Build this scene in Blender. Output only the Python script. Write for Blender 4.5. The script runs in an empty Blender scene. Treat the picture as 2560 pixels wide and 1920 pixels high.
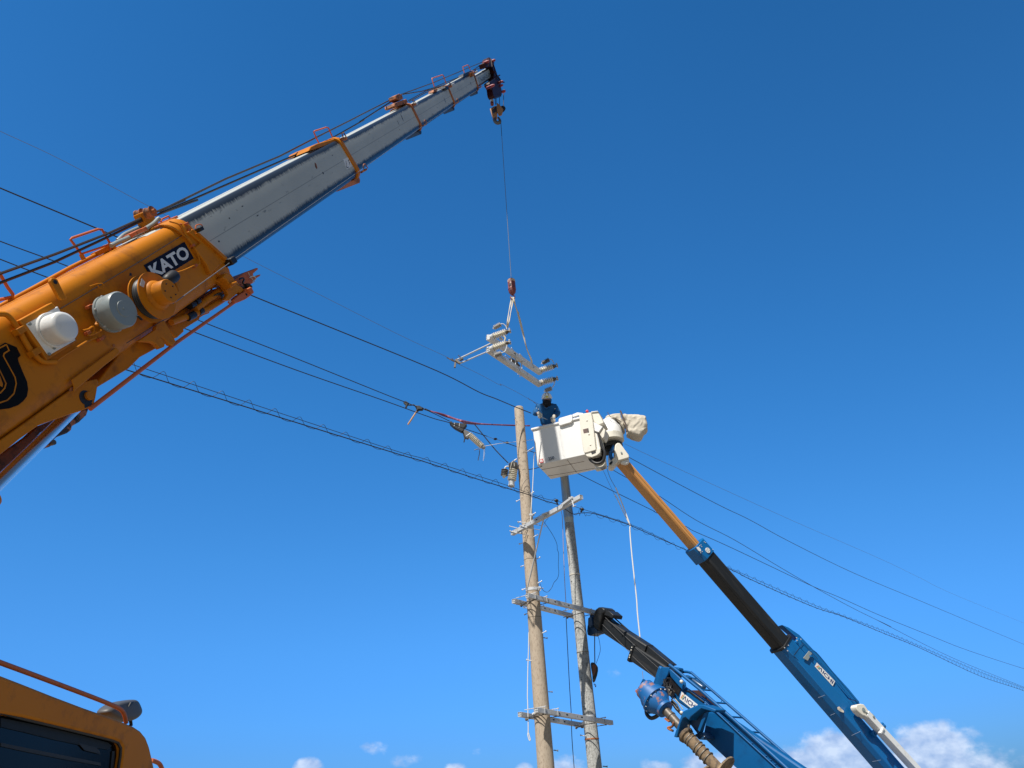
import bpy, bmesh, math, random
from mathutils import Vector as V, Matrix as M
random.seed(7)
R = math.radians
sc = bpy.context.scene
# ---------------------------------------------------------------- camera, sky, sun
CAMZ = 1.6; F = 1870.0; W0, H0 = 2560, 1920
PITCH, ROLL = 30.0, -4.1
_p, _r = R(PITCH), R(ROLL)
_rt, _up = V((1,0,0)), V((0,-math.sin(_p),math.cos(_p)))
FW = V((0,math.cos(_p),math.sin(_p)))
RT = _rt*math.cos(_r)+_up*math.sin(_r)
UP = -_rt*math.sin(_r)+_up*math.cos(_r)
C0 = V((0,0,CAMZ))
cam = bpy.data.cameras.new('camera'); co = bpy.data.objects.new('camera', cam)
sc.collection.objects.link(co); sc.camera = co
co.matrix_world = M.Translation(C0) @ M((RT,UP,-FW)).transposed().to_4x4()
cam.sensor_fit = 'HORIZONTAL'; cam.sensor_width = 36; cam.lens = 36*F/W0
cam.clip_start = 0.05; cam.clip_end = 6000
SAZ, SEL = R(-153.5), R(54)
SUN = V((math.sin(SAZ)*math.cos(SEL), math.cos(SAZ)*math.cos(SEL), math.sin(SEL)))
sl = bpy.data.lights.new('sun','SUN'); sl.energy = 5.0; sl.angle = R(0.53); sl.color = (1.0,0.95,0.87)
so = bpy.data.objects.new('sun', sl); sc.collection.objects.link(so)
so.rotation_euler = SUN.to_track_quat('Z','Y').to_euler(); so.location = (-20,-10,40)
sc.view_settings.view_transform = 'Standard'; sc.view_settings.look = 'None'
sc.view_settings.gamma = 1; sc.view_settings.exposure = 0.25
sc.view_settings.use_curve_mapping = False

def ray(px, py): return FW + RT*((px-W0/2)/F) + UP*((H0/2-py)/F)
def atY(px, py, Y): d = ray(px,py); return C0 + d*(Y/d.y)
def atD(px, py, D): return C0 + ray(px,py)*D
def atZ(px, py, Z): d = ray(px,py); return C0 + d*((Z-CAMZ)/d.z)
def onplane(px, py, P, n): d = ray(px,py); return C0 + d*((P-C0).dot(n)/d.dot(n))

w = bpy.data.worlds.new('World'); sc.world = w; w.use_nodes = True
nt = w.node_tree; N = nt.nodes; L = nt.links; N.clear()
def nd(t, **k):
    n = N.new(t)
    for a, b in k.items(): setattr(n, a, b)
    return n
def mth(op, a, b=None, c=None):
    n = nd('ShaderNodeMath', operation=op)
    for i, v in enumerate((a,b,c)):
        if v is None: continue
        if isinstance(v,(int,float)): n.inputs[i].default_value = v
        else: L.new(v, n.inputs[i])
    return n.outputs[0]
sky = nd('ShaderNodeTexSky'); sky.sky_type = 'NISHITA'; sky.sun_disc = False
sky.sun_elevation = SEL; sky.sun_rotation = SAZ % (2*math.pi)
sky.air_density = 1.0; sky.dust_density = 0.3; sky.ozone_density = 2.5; sky.altitude = 0
tc = nd('ShaderNodeTexCoord'); sx = nd('ShaderNodeSeparateXYZ'); L.new(tc.outputs['Generated'], sx.inputs[0])
az = mth('MULTIPLY', mth('ARCTAN2', sx.outputs[0], sx.outputs[1]), 180/math.pi)
el = mth('MULTIPLY', mth('ARCSINE', sx.outputs[2]), 180/math.pi)
# clear deep-blue air: colour grade of the physical sky by elevation
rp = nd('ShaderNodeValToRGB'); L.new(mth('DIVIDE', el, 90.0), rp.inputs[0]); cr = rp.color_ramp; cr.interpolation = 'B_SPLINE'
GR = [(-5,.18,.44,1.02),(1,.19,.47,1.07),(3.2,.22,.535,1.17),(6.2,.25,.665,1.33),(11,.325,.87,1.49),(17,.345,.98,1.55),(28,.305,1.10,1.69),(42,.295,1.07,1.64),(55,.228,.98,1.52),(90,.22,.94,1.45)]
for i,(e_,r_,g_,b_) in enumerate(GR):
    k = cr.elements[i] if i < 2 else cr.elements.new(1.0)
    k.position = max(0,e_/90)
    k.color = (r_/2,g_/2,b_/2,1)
hs = nd('ShaderNodeMix', data_type='RGBA', blend_type='MULTIPLY'); hs.inputs[0].default_value = 1
sc2 = nd('ShaderNodeMix', data_type='RGBA', blend_type='MULTIPLY'); sc2.inputs[0].default_value = 1; sc2.inputs[7].default_value=(2,2,2,1)
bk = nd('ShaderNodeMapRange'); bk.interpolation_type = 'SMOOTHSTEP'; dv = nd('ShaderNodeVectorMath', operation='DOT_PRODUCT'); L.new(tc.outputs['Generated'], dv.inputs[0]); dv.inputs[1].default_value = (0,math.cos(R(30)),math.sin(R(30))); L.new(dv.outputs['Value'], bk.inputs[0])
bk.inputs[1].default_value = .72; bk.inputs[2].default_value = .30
bm = nd('ShaderNodeMix', data_type='RGBA'); L.new(bk.outputs[0], bm.inputs[0]); L.new(rp.outputs[0], bm.inputs[6]); bm.inputs[7].default_value = (.25,.29,.30,1)  # sky away from the view axis greyed to cut blue fill in the shade
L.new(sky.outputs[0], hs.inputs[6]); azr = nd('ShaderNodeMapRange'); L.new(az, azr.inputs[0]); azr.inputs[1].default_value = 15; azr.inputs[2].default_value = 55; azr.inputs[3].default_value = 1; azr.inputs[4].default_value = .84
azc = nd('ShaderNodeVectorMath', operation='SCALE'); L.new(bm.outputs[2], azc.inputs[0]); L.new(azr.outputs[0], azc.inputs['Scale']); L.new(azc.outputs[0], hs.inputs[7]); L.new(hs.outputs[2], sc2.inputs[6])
# fair-weather cumulus low over the horizon: noise in azimuth / elevation, piled on flat cells
cb = nd('ShaderNodeCombineXYZ'); L.new(az, cb.inputs[0]); L.new(mth('MULTIPLY', el, 1.35), cb.inputs[1])
nz = nd('ShaderNodeTexNoise'); nz.inputs['Scale'].default_value = 0.34; nz.inputs['Detail'].default_value = 8
nz.inputs['Roughness'].default_value = 0.6; L.new(cb.outputs[0], nz.inputs['Vector'])
nz2 = nd('ShaderNodeTexNoise'); nz2.inputs['Scale'].default_value = 0.9; nz2.inputs['Detail'].default_value = 6
sh = nd('ShaderNodeVectorMath', operation='ADD'); sh.inputs[1].default_value = (-0.5,0.7,3.1)
L.new(cb.outputs[0], sh.inputs[0]); L.new(sh.outputs[0], nz2.inputs['Vector'])
def azel(px, py):
    d = ray(px,py).normalized(); return math.degrees(math.atan2(d.x,d.y)), math.degrees(math.asin(d.z))
mask = None
# (pixel x, y, half-size az, half-size el, strength)
BL = [(2095,1900,3.2,2.3,1.35),(2020,1925,3.4,1.8,1.25),(2320,1910,4.2,2.5,1.35),(2420,1920,4.0,1.6,.95),(2200,1930,4,1.6,1.05),
      (1790,1918,2.6,1.4,1.05),(945,1872,1.2,.7,.62),(1000,1900,1.6,.5,.46),(1192,1882,.5,.5,.42),(768,1922,1.1,.85,.95),(1140,1925,1.0,.5,.8),
      (1420,1925,2.2,1.3,.8),(1310,1930,.9,.8,.9),(1575,1680,1.9,.7,.4),(1640,1925,1.5,.8,.8)]
for (x,y,a,e,s) in BL:
    A, E_ = azel(x,y)
    q = mth('ADD', mth('POWER', mth('ABSOLUTE', mth('DIVIDE', mth('SUBTRACT', az, A), a)), 2.0),
            mth('POWER', mth('ABSOLUTE', mth('DIVIDE', mth('SUBTRACT', el, E_), e)), 2.0))
    g = mth('MULTIPLY', mth('SUBTRACT', 1.0, q), s)
    mask = g if mask is None else mth('MAXIMUM', mask, g)
mask = mth('MAXIMUM', mask, -1.0)
v = mth('ADD', mth('MULTIPLY', mask, 0.8), mth('MULTIPLY', mth('SUBTRACT', nz.outputs[0], 0.5), 2.1))
mr = nd('ShaderNodeMapRange'); mr.interpolation_type = 'SMOOTHSTEP'
L.new(v, mr.inputs[0]); mr.inputs[1].default_value = 0.16; mr.inputs[2].default_value = 0.72; mr.inputs[3].default_value = 0; mr.inputs[4].default_value = 0.85
cm = nd('ShaderNodeMix', data_type='RGBA')   # sunlit / grey parts of the cloud
cm.inputs[6].default_value = (3.6,4.9,7.6,1); cm.inputs[7].default_value = (6.6,7.6,9.4,1)
mr2 = nd('ShaderNodeMapRange'); L.new(nz2.outputs[0], mr2.inputs[0]); mr2.inputs[1].default_value=.38; mr2.inputs[2].default_value=.66
L.new(mr2.outputs[0], cm.inputs[0])
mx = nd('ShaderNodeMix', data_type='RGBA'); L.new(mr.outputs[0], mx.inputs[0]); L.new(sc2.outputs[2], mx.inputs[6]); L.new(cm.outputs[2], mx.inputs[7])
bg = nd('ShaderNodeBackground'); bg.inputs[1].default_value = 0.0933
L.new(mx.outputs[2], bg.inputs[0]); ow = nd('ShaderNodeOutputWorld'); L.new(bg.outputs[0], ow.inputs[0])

# ---------------------------------------------------------------- helpers: materials
def mat(name, col, rough=.5, metal=0.0, dirt=None, amt=0.0, scale=6.0, bump=0.0, col2=None, spec=.5, coat=0.0, thr=.55, soft=.12, stretch=None, trans=0.0):
    m = bpy.data.materials.new(name); m.use_nodes = True; t = m.node_tree; b = t.nodes['Principled BSDF']
    b.inputs['Roughness'].default_value = rough; b.inputs['Metallic'].default_value = metal
    b.inputs['Specular IOR Level'].default_value = spec; b.inputs['Coat Weight'].default_value = coat
    b.inputs['Transmission Weight'].default_value = trans
    c = (*col,1); b.inputs['Base Color'].default_value = c
    tcn = t.nodes.new('ShaderNodeTexCoord'); mp = t.nodes.new('ShaderNodeMapping'); t.links.new(tcn.outputs['Object'], mp.inputs[0])
    if stretch: mp.inputs['Scale'].default_value = stretch
    n1 = t.nodes.new('ShaderNodeTexNoise'); n1.inputs['Scale'].default_value = scale*.35; n1.inputs['Detail'].default_value = 5
    t.links.new(mp.outputs[0], n1.inputs['Vector'])
    mx = t.nodes.new('ShaderNodeMix'); mx.data_type = 'RGBA'
    c2 = col2 or tuple(x*.82 for x in col)
    mx.inputs[6].default_value = c; mx.inputs[7].default_value = (*c2,1); t.links.new(n1.outputs[0], mx.inputs[0])
    out = mx.outputs[2]
    n2 = t.nodes.new('ShaderNodeTexNoise'); n2.inputs['Scale'].default_value = scale; n2.inputs['Detail'].default_value = 8; n2.inputs['Roughness'].default_value = .65
    t.links.new(mp.outputs[0], n2.inputs['Vector'])
    if dirt and amt > 0:
        r = t.nodes.new('ShaderNodeMapRange'); r.inputs[1].default_value = thr; r.inputs[2].default_value = thr+soft; r.inputs[4].default_value = amt
        t.links.new(n2.outputs[0], r.inputs[0])
        m2 = t.nodes.new('ShaderNodeMix'); m2.data_type = 'RGBA'; m2.inputs[7].default_value = (*dirt,1)
        t.links.new(r.outputs[0], m2.inputs[0]); t.links.new(out, m2.inputs[6]); out = m2.outputs[2]
    t.links.new(out, b.inputs['Base Color'])
    if bump > 0:
        bn = t.nodes.new('ShaderNodeBump'); bn.inputs['Strength'].default_value = bump; bn.inputs['Distance'].default_value = .02
        t.links.new(n2.outputs[0], bn.inputs['Height']); t.links.new(bn.outputs[0], b.inputs['Normal'])
    return m
ORG = mat('orange_paint', (.58,.20,.008), .5, spec=.15, dirt=(.16,.06,.018), amt=.75, scale=5, thr=.53, soft=.22, col2=(.48,.155,.006))
ORR = mat('faded_orange_tube', (.60,.15,.045), .5, spec=.3, dirt=(.2,.06,.03), amt=.5, scale=8)
RSD = mat('dark_rusty_orange', (.20,.06,.02), .7, dirt=(.04,.02,.012), amt=.8, scale=9, thr=.5)
RST = mat('rusty_orange', (.42,.14,.045), .7, dirt=(.05,.025,.015), amt=.9, scale=9, bump=.2, thr=.5)
GRS = mat('black_grease', (.012,.012,.014), .45, dirt=(.06,.03,.015), amt=.5, scale=9)  # grease, and the painted-on dark of holes, recesses and undersides
BLK = mat('black_plastic', (.022,.023,.026), .5, spec=.3)
RUB = mat('black_rubber', (.018,.018,.02), .5)
NAVY = mat('navy_sticker', (.008,.009,.024), .5, spec=.12, dirt=(.05,.05,.07), amt=.3, scale=20)
WLET = mat('white_lettering', (.78,.8,.82), .5, dirt=(.35,.36,.38), amt=.5, scale=12, thr=.6)
CHR = mat('chromed_rod', (.8,.82,.84), .27, metal=1.0)
WHT = mat('white_enamel', (.82,.82,.8), .35, dirt=(.45,.42,.36), amt=.35, scale=5)
CRM = mat('cream_fibreglass', (.80,.755,.65), .45, dirt=(.42,.37,.28), amt=.4, scale=5, thr=.56)
BKT = mat('white_fibreglass', (.88,.87,.845), .38, dirt=(.5,.46,.38), amt=.3, scale=4, thr=.6, coat=.1)
GRY = mat('grey_enamel', (.27,.31,.31), .4, dirt=(.12,.12,.12), amt=.3, scale=6)
GLV = mat('galvanised_steel', (.62,.63,.64), .55, metal=.12, dirt=(.42,.43,.45), amt=.6, scale=14, thr=.5)
GLP = mat('galvanised_pipe', (.40,.43,.45), .35, metal=.75, dirt=(.24,.27,.29), amt=.6, scale=5, stretch=(1,1,.3))
BLU = mat('blue_paint', (.004,.13,.385), .38, dirt=(.004,.07,.2), amt=.4, scale=3, col2=(.004,.13,.36), coat=.12, spec=.3, thr=.55)
BLW = mat('worn_blue_paint', (.006,.12,.36), .5, dirt=(.38,.16,.08), amt=.8, scale=6, thr=.56, soft=.06)
BKB = mat('black_boom_paint', (.017,.019,.022), .42, spec=.3, dirt=(.045,.042,.04), amt=.6, scale=4, stretch=(.25,2,2), thr=.5)
FRP = mat('tan_insulating_boom', (.66,.31,.09), .42, dirt=(.42,.19,.06), amt=.55, scale=3.5, stretch=(.4,2,2), thr=.48, coat=.15)
CVS = mat('beige_canvas', (.62,.56,.46), .85, dirt=(.45,.39,.31), amt=.5, scale=10, bump=.35)
CNB = mat('tan_concrete', (.49,.40,.31), .9, dirt=(.28,.215,.16), amt=.7, scale=30, bump=.25, col2=(.36,.30,.225), thr=.5, stretch=(1,1,.5))
CNG = mat('grey_concrete', (.45,.455,.44), .9, dirt=(.17,.17,.16), amt=.8, scale=26, bump=.3, col2=(.28,.28,.265), thr=.48)
PRC = mat('cream_porcelain', (.74,.69,.57), .25, dirt=(.45,.4,.33), amt=.3, scale=12, coat=.4)
BRG = mat('brown_glaze', (.30,.24,.17), .35)
GSI = mat('grey_insulator', (.33,.32,.31), .45)
GSD = mat('dark_grey_insulator', (.12,.115,.11), .45)
WIR = mat('black_cable', (.02,.022,.028), .5)
STL = mat('steel_strand', (.2,.21,.22), .5, metal=.5)
BLD = mat('derrick_blue_paint', (.003,.10,.29), .45, dirt=(.004,.05,.15), amt=.5, scale=3, col2=(.003,.085,.25), spec=.25, thr=.52)
ROP = mat('steel_rope', (.05,.042,.04), .55, metal=.3)
WRP = mat('white_rope', (.78,.77,.74), .8)
SLG = mat('beige_web_sling', (.62,.56,.45), .85, dirt=(.35,.3,.22), amt=.6, scale=18)
MAR = mat('maroon_paint', (.24,.055,.05), .45, dirt=(.55,.35,.25), amt=.35, scale=8, thr=.62)
RED = mat('dark_red_paint', (.035,.004,.006), .5, spec=.2, dirt=(.02,.008,.01), amt=.8, scale=7, thr=.5)
PNK = mat('faded_red_paint', (.36,.05,.07), .5)
RSP = mat('red_strap', (.22,.05,.09), .7, dirt=(.6,.35,.38), amt=.5, scale=6)
WOD = mat('wooden_handle', (.62,.36,.18), .6)
CLO = mat('blue_workwear', (.003,.095,.26), .85, dirt=(.004,.05,.17), amt=.7, scale=9, bump=.5)
SKN = mat('skin', (.25,.12,.08), .6)
GLO = mat('cream_work_glove', (.72,.66,.55), .75, dirt=(.45,.4,.32), amt=.4, scale=25, bump=.2)
MSK = mat('black_face_cover', (.008,.008,.011), .9)
HLM = mat('white_helmet', (.93,.95,.95), .3, coat=.4)
YEL = mat('yellow_mark', (.7,.6,.08), .5)
DGL = mat('dark_window_glass', (.003,.004,.006), .15, spec=.18)
CBI = mat('dark_cab_lining', (.012,.016,.02), .6)
DIRT = mat('soil_coated_steel', (.24,.165,.095), .9, dirt=(.08,.06,.045), amt=.85, scale=14, bump=.5, col2=(.15,.105,.065), thr=.48)
SAG = mat('greasy_steel', (.13,.11,.09), .5, metal=.4, dirt=(.4,.38,.33), amt=.6, scale=16, thr=.55)
STRD = mat('stripe_red', (.75,.18,.06), .5); STOR = mat('stripe_orange', (.85,.42,.1), .5); STGR = mat('stripe_green', (.05,.4,.16), .5)
LRED = mat('red_sticker', (.62,.05,.05), .5); LGRY = mat('grey_lettering', (.12,.14,.18), .5)
GRD = mat('gravel_ground', (.25,.215,.165), .95, dirt=(.15,.13,.10), amt=.7, scale=1.6, bump=.4)

def panel_mat(name, half, dirt=.62, tone=(.43,.46,.44)):
    """grey painted steel panel, its rounded edges rubbed down to dark greasy steel along an uneven line"""
    m = bpy.data.materials.new(name); m.use_nodes = True; t = m.node_tree; b = t.nodes['Principled BSDF']; n = t.nodes; l = t.links
    def mt(op, a, b_=None):
        q = n.new('ShaderNodeMath'); q.operation = op
        for i, v in enumerate((a,b_)):
            if v is None: continue
            if isinstance(v,(int,float)): q.inputs[i].default_value = v
            else: l.new(v, q.inputs[i])
        return q.outputs[0]
    tcn = n.new('ShaderNodeTexCoord'); sp = n.new('ShaderNodeSeparateXYZ'); l.new(tcn.outputs['Object'], sp.inputs[0])
    def noise(s, st, d=6):
        mp = n.new('ShaderNodeMapping'); mp.inputs['Scale'].default_value = st; l.new(tcn.outputs['Object'], mp.inputs[0])
        q = n.new('ShaderNodeTexNoise'); q.inputs['Scale'].default_value = s; q.inputs['Detail'].default_value = d; q.inputs['Roughness'].default_value = .7
        l.new(mp.outputs[0], q.inputs['Vector']); return q.outputs[0]
    n1_ = noise(2.2, (1,1,1)); n2_ = noise(6, (5,1,.7), 8); nz = mt('ADD', mt('MULTIPLY', n1_, .35), mt('MULTIPLY', n2_, .65)); nl = noise(1.2, (.5,1,.5), 3)
    z = mt('ABSOLUTE', mt('DIVIDE', sp.outputs[2], half))
    edge = mt('ADD', z, mt('MULTIPLY', mt('SUBTRACT', nz, .5), .42))
    r = n.new('ShaderNodeMapRange'); r.inputs[1].default_value = dirt; r.inputs[2].default_value = dirt+.12; l.new(edge, r.inputs[0])
    top = n.new('ShaderNodeMapRange'); top.inputs[1].default_value = .955; top.inputs[2].default_value = .985; l.new(mt('DIVIDE', sp.outputs[2], half), top.inputs[0])
    lo = n.new('ShaderNodeMapRange'); lo.inputs[1].default_value = dirt-.12; lo.inputs[2].default_value = dirt+.02; l.new(mt('ADD', mt('MULTIPLY', mt('DIVIDE', sp.outputs[2], half), -1.0), mt('MULTIPLY', mt('SUBTRACT', nz, .5), .5)), lo.inputs[0])
    f = mt('MULTIPLY', mt('MAXIMUM', r.outputs[0], lo.outputs[0]), mt('SUBTRACT', 1.0, top.outputs[0]))
    seam = mt('LESS_THAN', mt('ABSOLUTE', mt('SUBTRACT', sp.outputs[2], half*.02)), .004)
    scr = n.new('ShaderNodeMapRange'); scr.inputs[1].default_value = .62; scr.inputs[2].default_value = .70; l.new(noise(5,(.8,1,2.6)), scr.inputs[0])
    a = n.new('ShaderNodeMix'); a.data_type = 'RGBA'; a.inputs[6].default_value = (*tone,1); a.inputs[7].default_value = (tone[0]*.66,tone[1]*.68,tone[2]*.7,1); l.new(nl, a.inputs[0])
    c = n.new('ShaderNodeMix'); c.data_type = 'RGBA'; c.inputs[7].default_value = (.09,.10,.11,1); l.new(a.outputs[2], c.inputs[6])
    l.new(mt('MAXIMUM', mt('MULTIPLY', seam, .55), mt('MULTIPLY', scr.outputs[0], .75)), c.inputs[0])
    d = n.new('ShaderNodeMix'); d.data_type = 'RGBA'; d.inputs[7].default_value = (.022,.028,.036,1); l.new(c.outputs[2], d.inputs[6]); l.new(f, d.inputs[0])
    l.new(d.outputs[2], b.inputs['Base Color']); b.inputs['Specular IOR Level'].default_value = .35
    rr = n.new('ShaderNodeMapRange'); rr.inputs[3].default_value = .5; rr.inputs[4].default_value = .3; l.new(f, rr.inputs[0]); l.new(rr.outputs[0], b.inputs['Roughness'])
    return m

# crisp fabric folds for the canvas
_t = CVS.node_tree; _b = _t.nodes['Principled BSDF']; _n = _t.nodes.new('ShaderNodeTexNoise'); _n.noise_type = 'RIDGED_MULTIFRACTAL'
_n.inputs['Scale'].default_value = 3.2; _n.inputs['Detail'].default_value = 3; _n.inputs['Distortion'].default_value = 1.2
_c = _t.nodes.new('ShaderNodeTexCoord'); _t.links.new(_c.outputs['Object'], _n.inputs['Vector'])
_u = _t.nodes.new('ShaderNodeBump'); _u.inputs['Strength'].default_value = 1.0; _u.inputs['Distance'].default_value = .11
_t.links.new(_n.outputs[0], _u.inputs['Height']); _t.links.new(_u.outputs[0], _b.inputs['Normal'])

# ---------------------------------------------------------------- helpers: meshes
COL = sc.collection
def perp(d):
    d = d.normalized(); a = V((0,0,1)) if abs(d.z) < .9 else V((1,0,0))
    x = d.cross(a).normalized(); return x, d.cross(x).normalized()
class MB:
    def __init__(s): s.v = []; s.f = []
    def add(s, vs, fs):
        o = len(s.v); s.v += [V(v) for v in vs]; s.f += [tuple(i+o for i in f) for f in fs]; return s
    def box(s, c, X, Y, Z):
        c = V(c); X, Y, Z = V(X), V(Y), V(Z)
        vs = [c+X*a+Y*b+Z*d for d in (-1,1) for b in (-1,1) for a in (-1,1)]
        return s.add(vs, [(0,2,3,1),(4,5,7,6),(0,1,5,4),(2,6,7,3),(0,4,6,2),(1,3,7,5)])
    def bar(s, p, q, w, h, up=None):
        p, q = V(p), V(q); d = (q-p)
        if up is None: x, y = perp(d)
        else:
            x = d.cross(V(up)).normalized(); y = x.cross(d).normalized()
        return s.box((p+q)/2, d/2, x*w/2, y*h/2)
    def tube(s, pts, r, n=10, close=False):
        pts = [V(p) for p in pts]; k = len(pts); rs = r if isinstance(r,(list,tuple)) else [r]*k
        x = None; o = len(s.v); fs = []
        for i, p in enumerate(pts):
            if close: d = pts[(i+1)%k]-pts[i-1]
            else: d = pts[min(i+1,k-1)]-pts[max(i-1,0)]
            d.normalize()
            if x is None: x, y = perp(d)
            else:
                x = (x-d*x.dot(d)); x = x.normalized() if x.length > 1e-6 else perp(d)[0]; y = d.cross(x)
            for j in range(n):
                a = 2*math.pi*j/n; s.v.append(p+(x*math.cos(a)+y*math.sin(a))*rs[i])
        for i in range(k if close else k-1):
            for j in range(n):
                a, b = o+i*n+j, o+i*n+(j+1)%n; c_, d_ = o+((i+1)%k)*n+(j+1)%n, o+((i+1)%k)*n+j
                fs.append((a,b,c_,d_))
        if not close: fs += [tuple(o+j for j in range(n))[::-1], tuple(o+(k-1)*n+j for j in range(n))]
        s.f += fs; return s
    def lathe(s, p, ax, prof, n=24):
        """prof: list of (distance along axis, radius)"""
        p = V(p); ax = V(ax).normalized(); x, y = perp(ax); o = len(s.v)
        for t, r in prof:
            for j in range(n):
                a = 2*math.pi*j/n; s.v.append(p+ax*t+(x*math.cos(a)+y*math.sin(a))*max(r,1e-4))
        k = len(prof)
        for i in range(k-1):
            for j in range(n):
                s.f.append((o+i*n+j, o+i*n+(j+1)%n, o+(i+1)*n+(j+1)%n, o+(i+1)*n+j))
        s.f += [tuple(o+j for j in range(n))[::-1], tuple(o+(k-1)*n+j for j in range(n))]; return s
    def prism(s, pts, vec):
        pts = [V(p) for p in pts]; k = len(pts); vec = V(vec)
        return s.add(pts+[p+vec for p in pts], [tuple(range(k))[::-1], tuple(range(k,2*k))]+[(i,(i+1)%k,(i+1)%k+k,i+k) for i in range(k)])
    def disc(s, p, ax, r, t, n=28): return s.lathe(p, ax, [(0,r),(t,r)], n)
    def ball(s, p, r, n=12, sc_=(1,1,1)):
        p = V(p); o = len(s.v); m = n//2
        for i in range(m+1):
            for j in range(n):
                a, b = math.pi*i/m, 2*math.pi*j/n
                s.v.append(p+V((r*sc_[0]*math.sin(a)*math.cos(b), r*sc_[1]*math.sin(a)*math.sin(b), r*sc_[2]*math.cos(a))))
        for i in range(m):
            for j in range(n): s.f.append((o+i*n+j,o+(i+1)*n+j,o+(i+1)*n+(j+1)%n,o+i*n+(j+1)%n))
        return s
def smooth_path(pts, k=6):
    pts = [V(p) for p in pts]; out = []
    P = [pts[0]*2-pts[1]]+pts+[pts[-1]*2-pts[-2]]
    for i in range(1, len(P)-2):
        a, b, c, d = P[i-1:i+3]
        for j in range(k):
            t = j/k; out.append(.5*((2*b)+(c-a)*t+(2*a-5*b+4*c-d)*t*t+(3*b-a-3*c+d)*t**3))
    return out+[pts[-1]]
def lerp(a, b, t): return a+(b-a)*t
def setw(o, parent, Fm):
    if parent:
        o.parent = parent; o.matrix_basis = WM[parent.name].inverted() @ Fm
    else: o.matrix_basis = Fm
    WM[o.name] = Fm
WM = {}
def tag(o, label=None, cat=None, group=None, kind=None):
    for k, v in (('label',label),('category',cat),('group',group),('kind',kind)):
        if v: o[k] = v
    return o
def empty(name, loc, label, cat, group=None):
    o = bpy.data.objects.new(name, None); COL.objects.link(o); o.empty_display_size = .1
    setw(o, None, M.Translation(V(loc))); return tag(o, label, cat, group)
NOSPLIT = ('lettering','letter_outline','chart_marks','stamped_marks','ground','cab','side_window')
def clusters(mb):
    """groups of touching pieces in a mesh: pieces more than a centimetre apart become objects of their own"""
    n = len(mb.v); par = list(range(n))
    def find(a):
        while par[a] != a: par[a] = par[par[a]]; a = par[a]
        return a
    for f in mb.f:
        r0 = find(f[0])
        for v in f[1:]: par[find(v)] = r0
    comp = {}
    for i in range(n): comp.setdefault(find(i), []).append(i)
    cs = list(comp.values())
    if len(cs) == 1: return [mb]
    bb = [([min(mb.v[i][k] for i in c) for k in range(3)],[max(mb.v[i][k] for i in c) for k in range(3)]) for c in cs]
    g = list(range(len(cs)))
    def fg(a):
        while g[a] != a: a = g[a]
        return a
    for i in range(len(cs)):
        for j in range(i):
            if all(bb[i][0][k]-.012 <= bb[j][1][k] and bb[j][0][k]-.012 <= bb[i][1][k] for k in range(3)): g[fg(i)] = fg(j)
    gr = {}
    for i in range(len(cs)): gr.setdefault(fg(i), []).extend(cs[i])
    if len(gr) == 1: return [mb]
    out = []
    for idx in sorted(gr.values(), key=lambda q: -len(q)):
        mp = {v: i for i, v in enumerate(idx)}; q = MB(); q.v = [mb.v[i] for i in idx]
        q.f = [tuple(mp[v] for v in f) for f in mb.f if f[0] in mp]; out.append(q)
    return out
def obj(name, mb, m, parent=None, Fm=None, **kw):
    parts = clusters(mb) if name not in NOSPLIT and parent is not None else [mb]
    obs = [obj1(name, q, m, parent, Fm, **kw) for q in parts]
    return obs[0]
def obj1(name, mb, m, parent=None, Fm=None, bevel=0, smooth=40, label=None, seg=2, **kw):
    if Fm is None:
        Fm = WM[parent.name] if parent else M.Translation(mb.v[0])
        if parent and name not in ('pale_wire',): Fm = M.Translation(mb.v[0]) @ Fm.to_3x3().to_4x4()
    inv = Fm.inverted(); me = bpy.data.meshes.new(name)
    me.from_pydata([inv@v for v in mb.v], [], mb.f); me.materials.append(m); me.update()
    b = bmesh.new(); b.from_mesh(me)
    if kw.get('merge'): bmesh.ops.remove_doubles(b, verts=b.verts, dist=1e-5)
    bmesh.ops.recalc_face_normals(b, faces=b.faces); b.to_mesh(me); b.free()
    if smooth:
        me.polygons.foreach_set('use_smooth', [True]*len(me.polygons)); me.set_sharp_from_angle(angle=R(smooth))
    o = bpy.data.objects.new(name, me); COL.objects.link(o); setw(o, parent, Fm)
    if bevel:
        q = o.modifiers.new('bevel','BEVEL'); q.width = bevel; q.segments = seg; q.limit_method = 'ANGLE'; q.angle_limit = R(35)
    if label: o['label'] = label
    return o
def Z(s, ox, oy):
    def f(*p):
        if len(p) == 2 and isinstance(p[0],(int,float)): return (ox+p[0]/s, oy+p[1]/s)
        return [(ox+x/s, oy+y/s) for x, y in (p[0] if len(p) == 1 else p)]
    return f
z1 = Z(3.16,0,500); z2 = Z(4.1475,0,850); z3 = Z(3.687,400,300); z4 = Z(5.53,900,120); zc = Z(5.183,0,1600); zl = Z(5.82,1100,680)
zb = Z(5.267,1240,960); zi = Z(5.53,960,980); zu = Z(5.53,1240,1200); zm = Z(5.53,1240,1440); zn = Z(5.53,1240,1700)
z7 = Z(3.687,1440,1480); z8 = Z(3.318,1640,1300); zt = Z(8.73,1180,130); zj = Z(6.382,400,640); zd = Z(5.925,1560,1640); zk = Z(8.73,1450,1000)
zr = Z(3.95,2000,1700)
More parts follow.
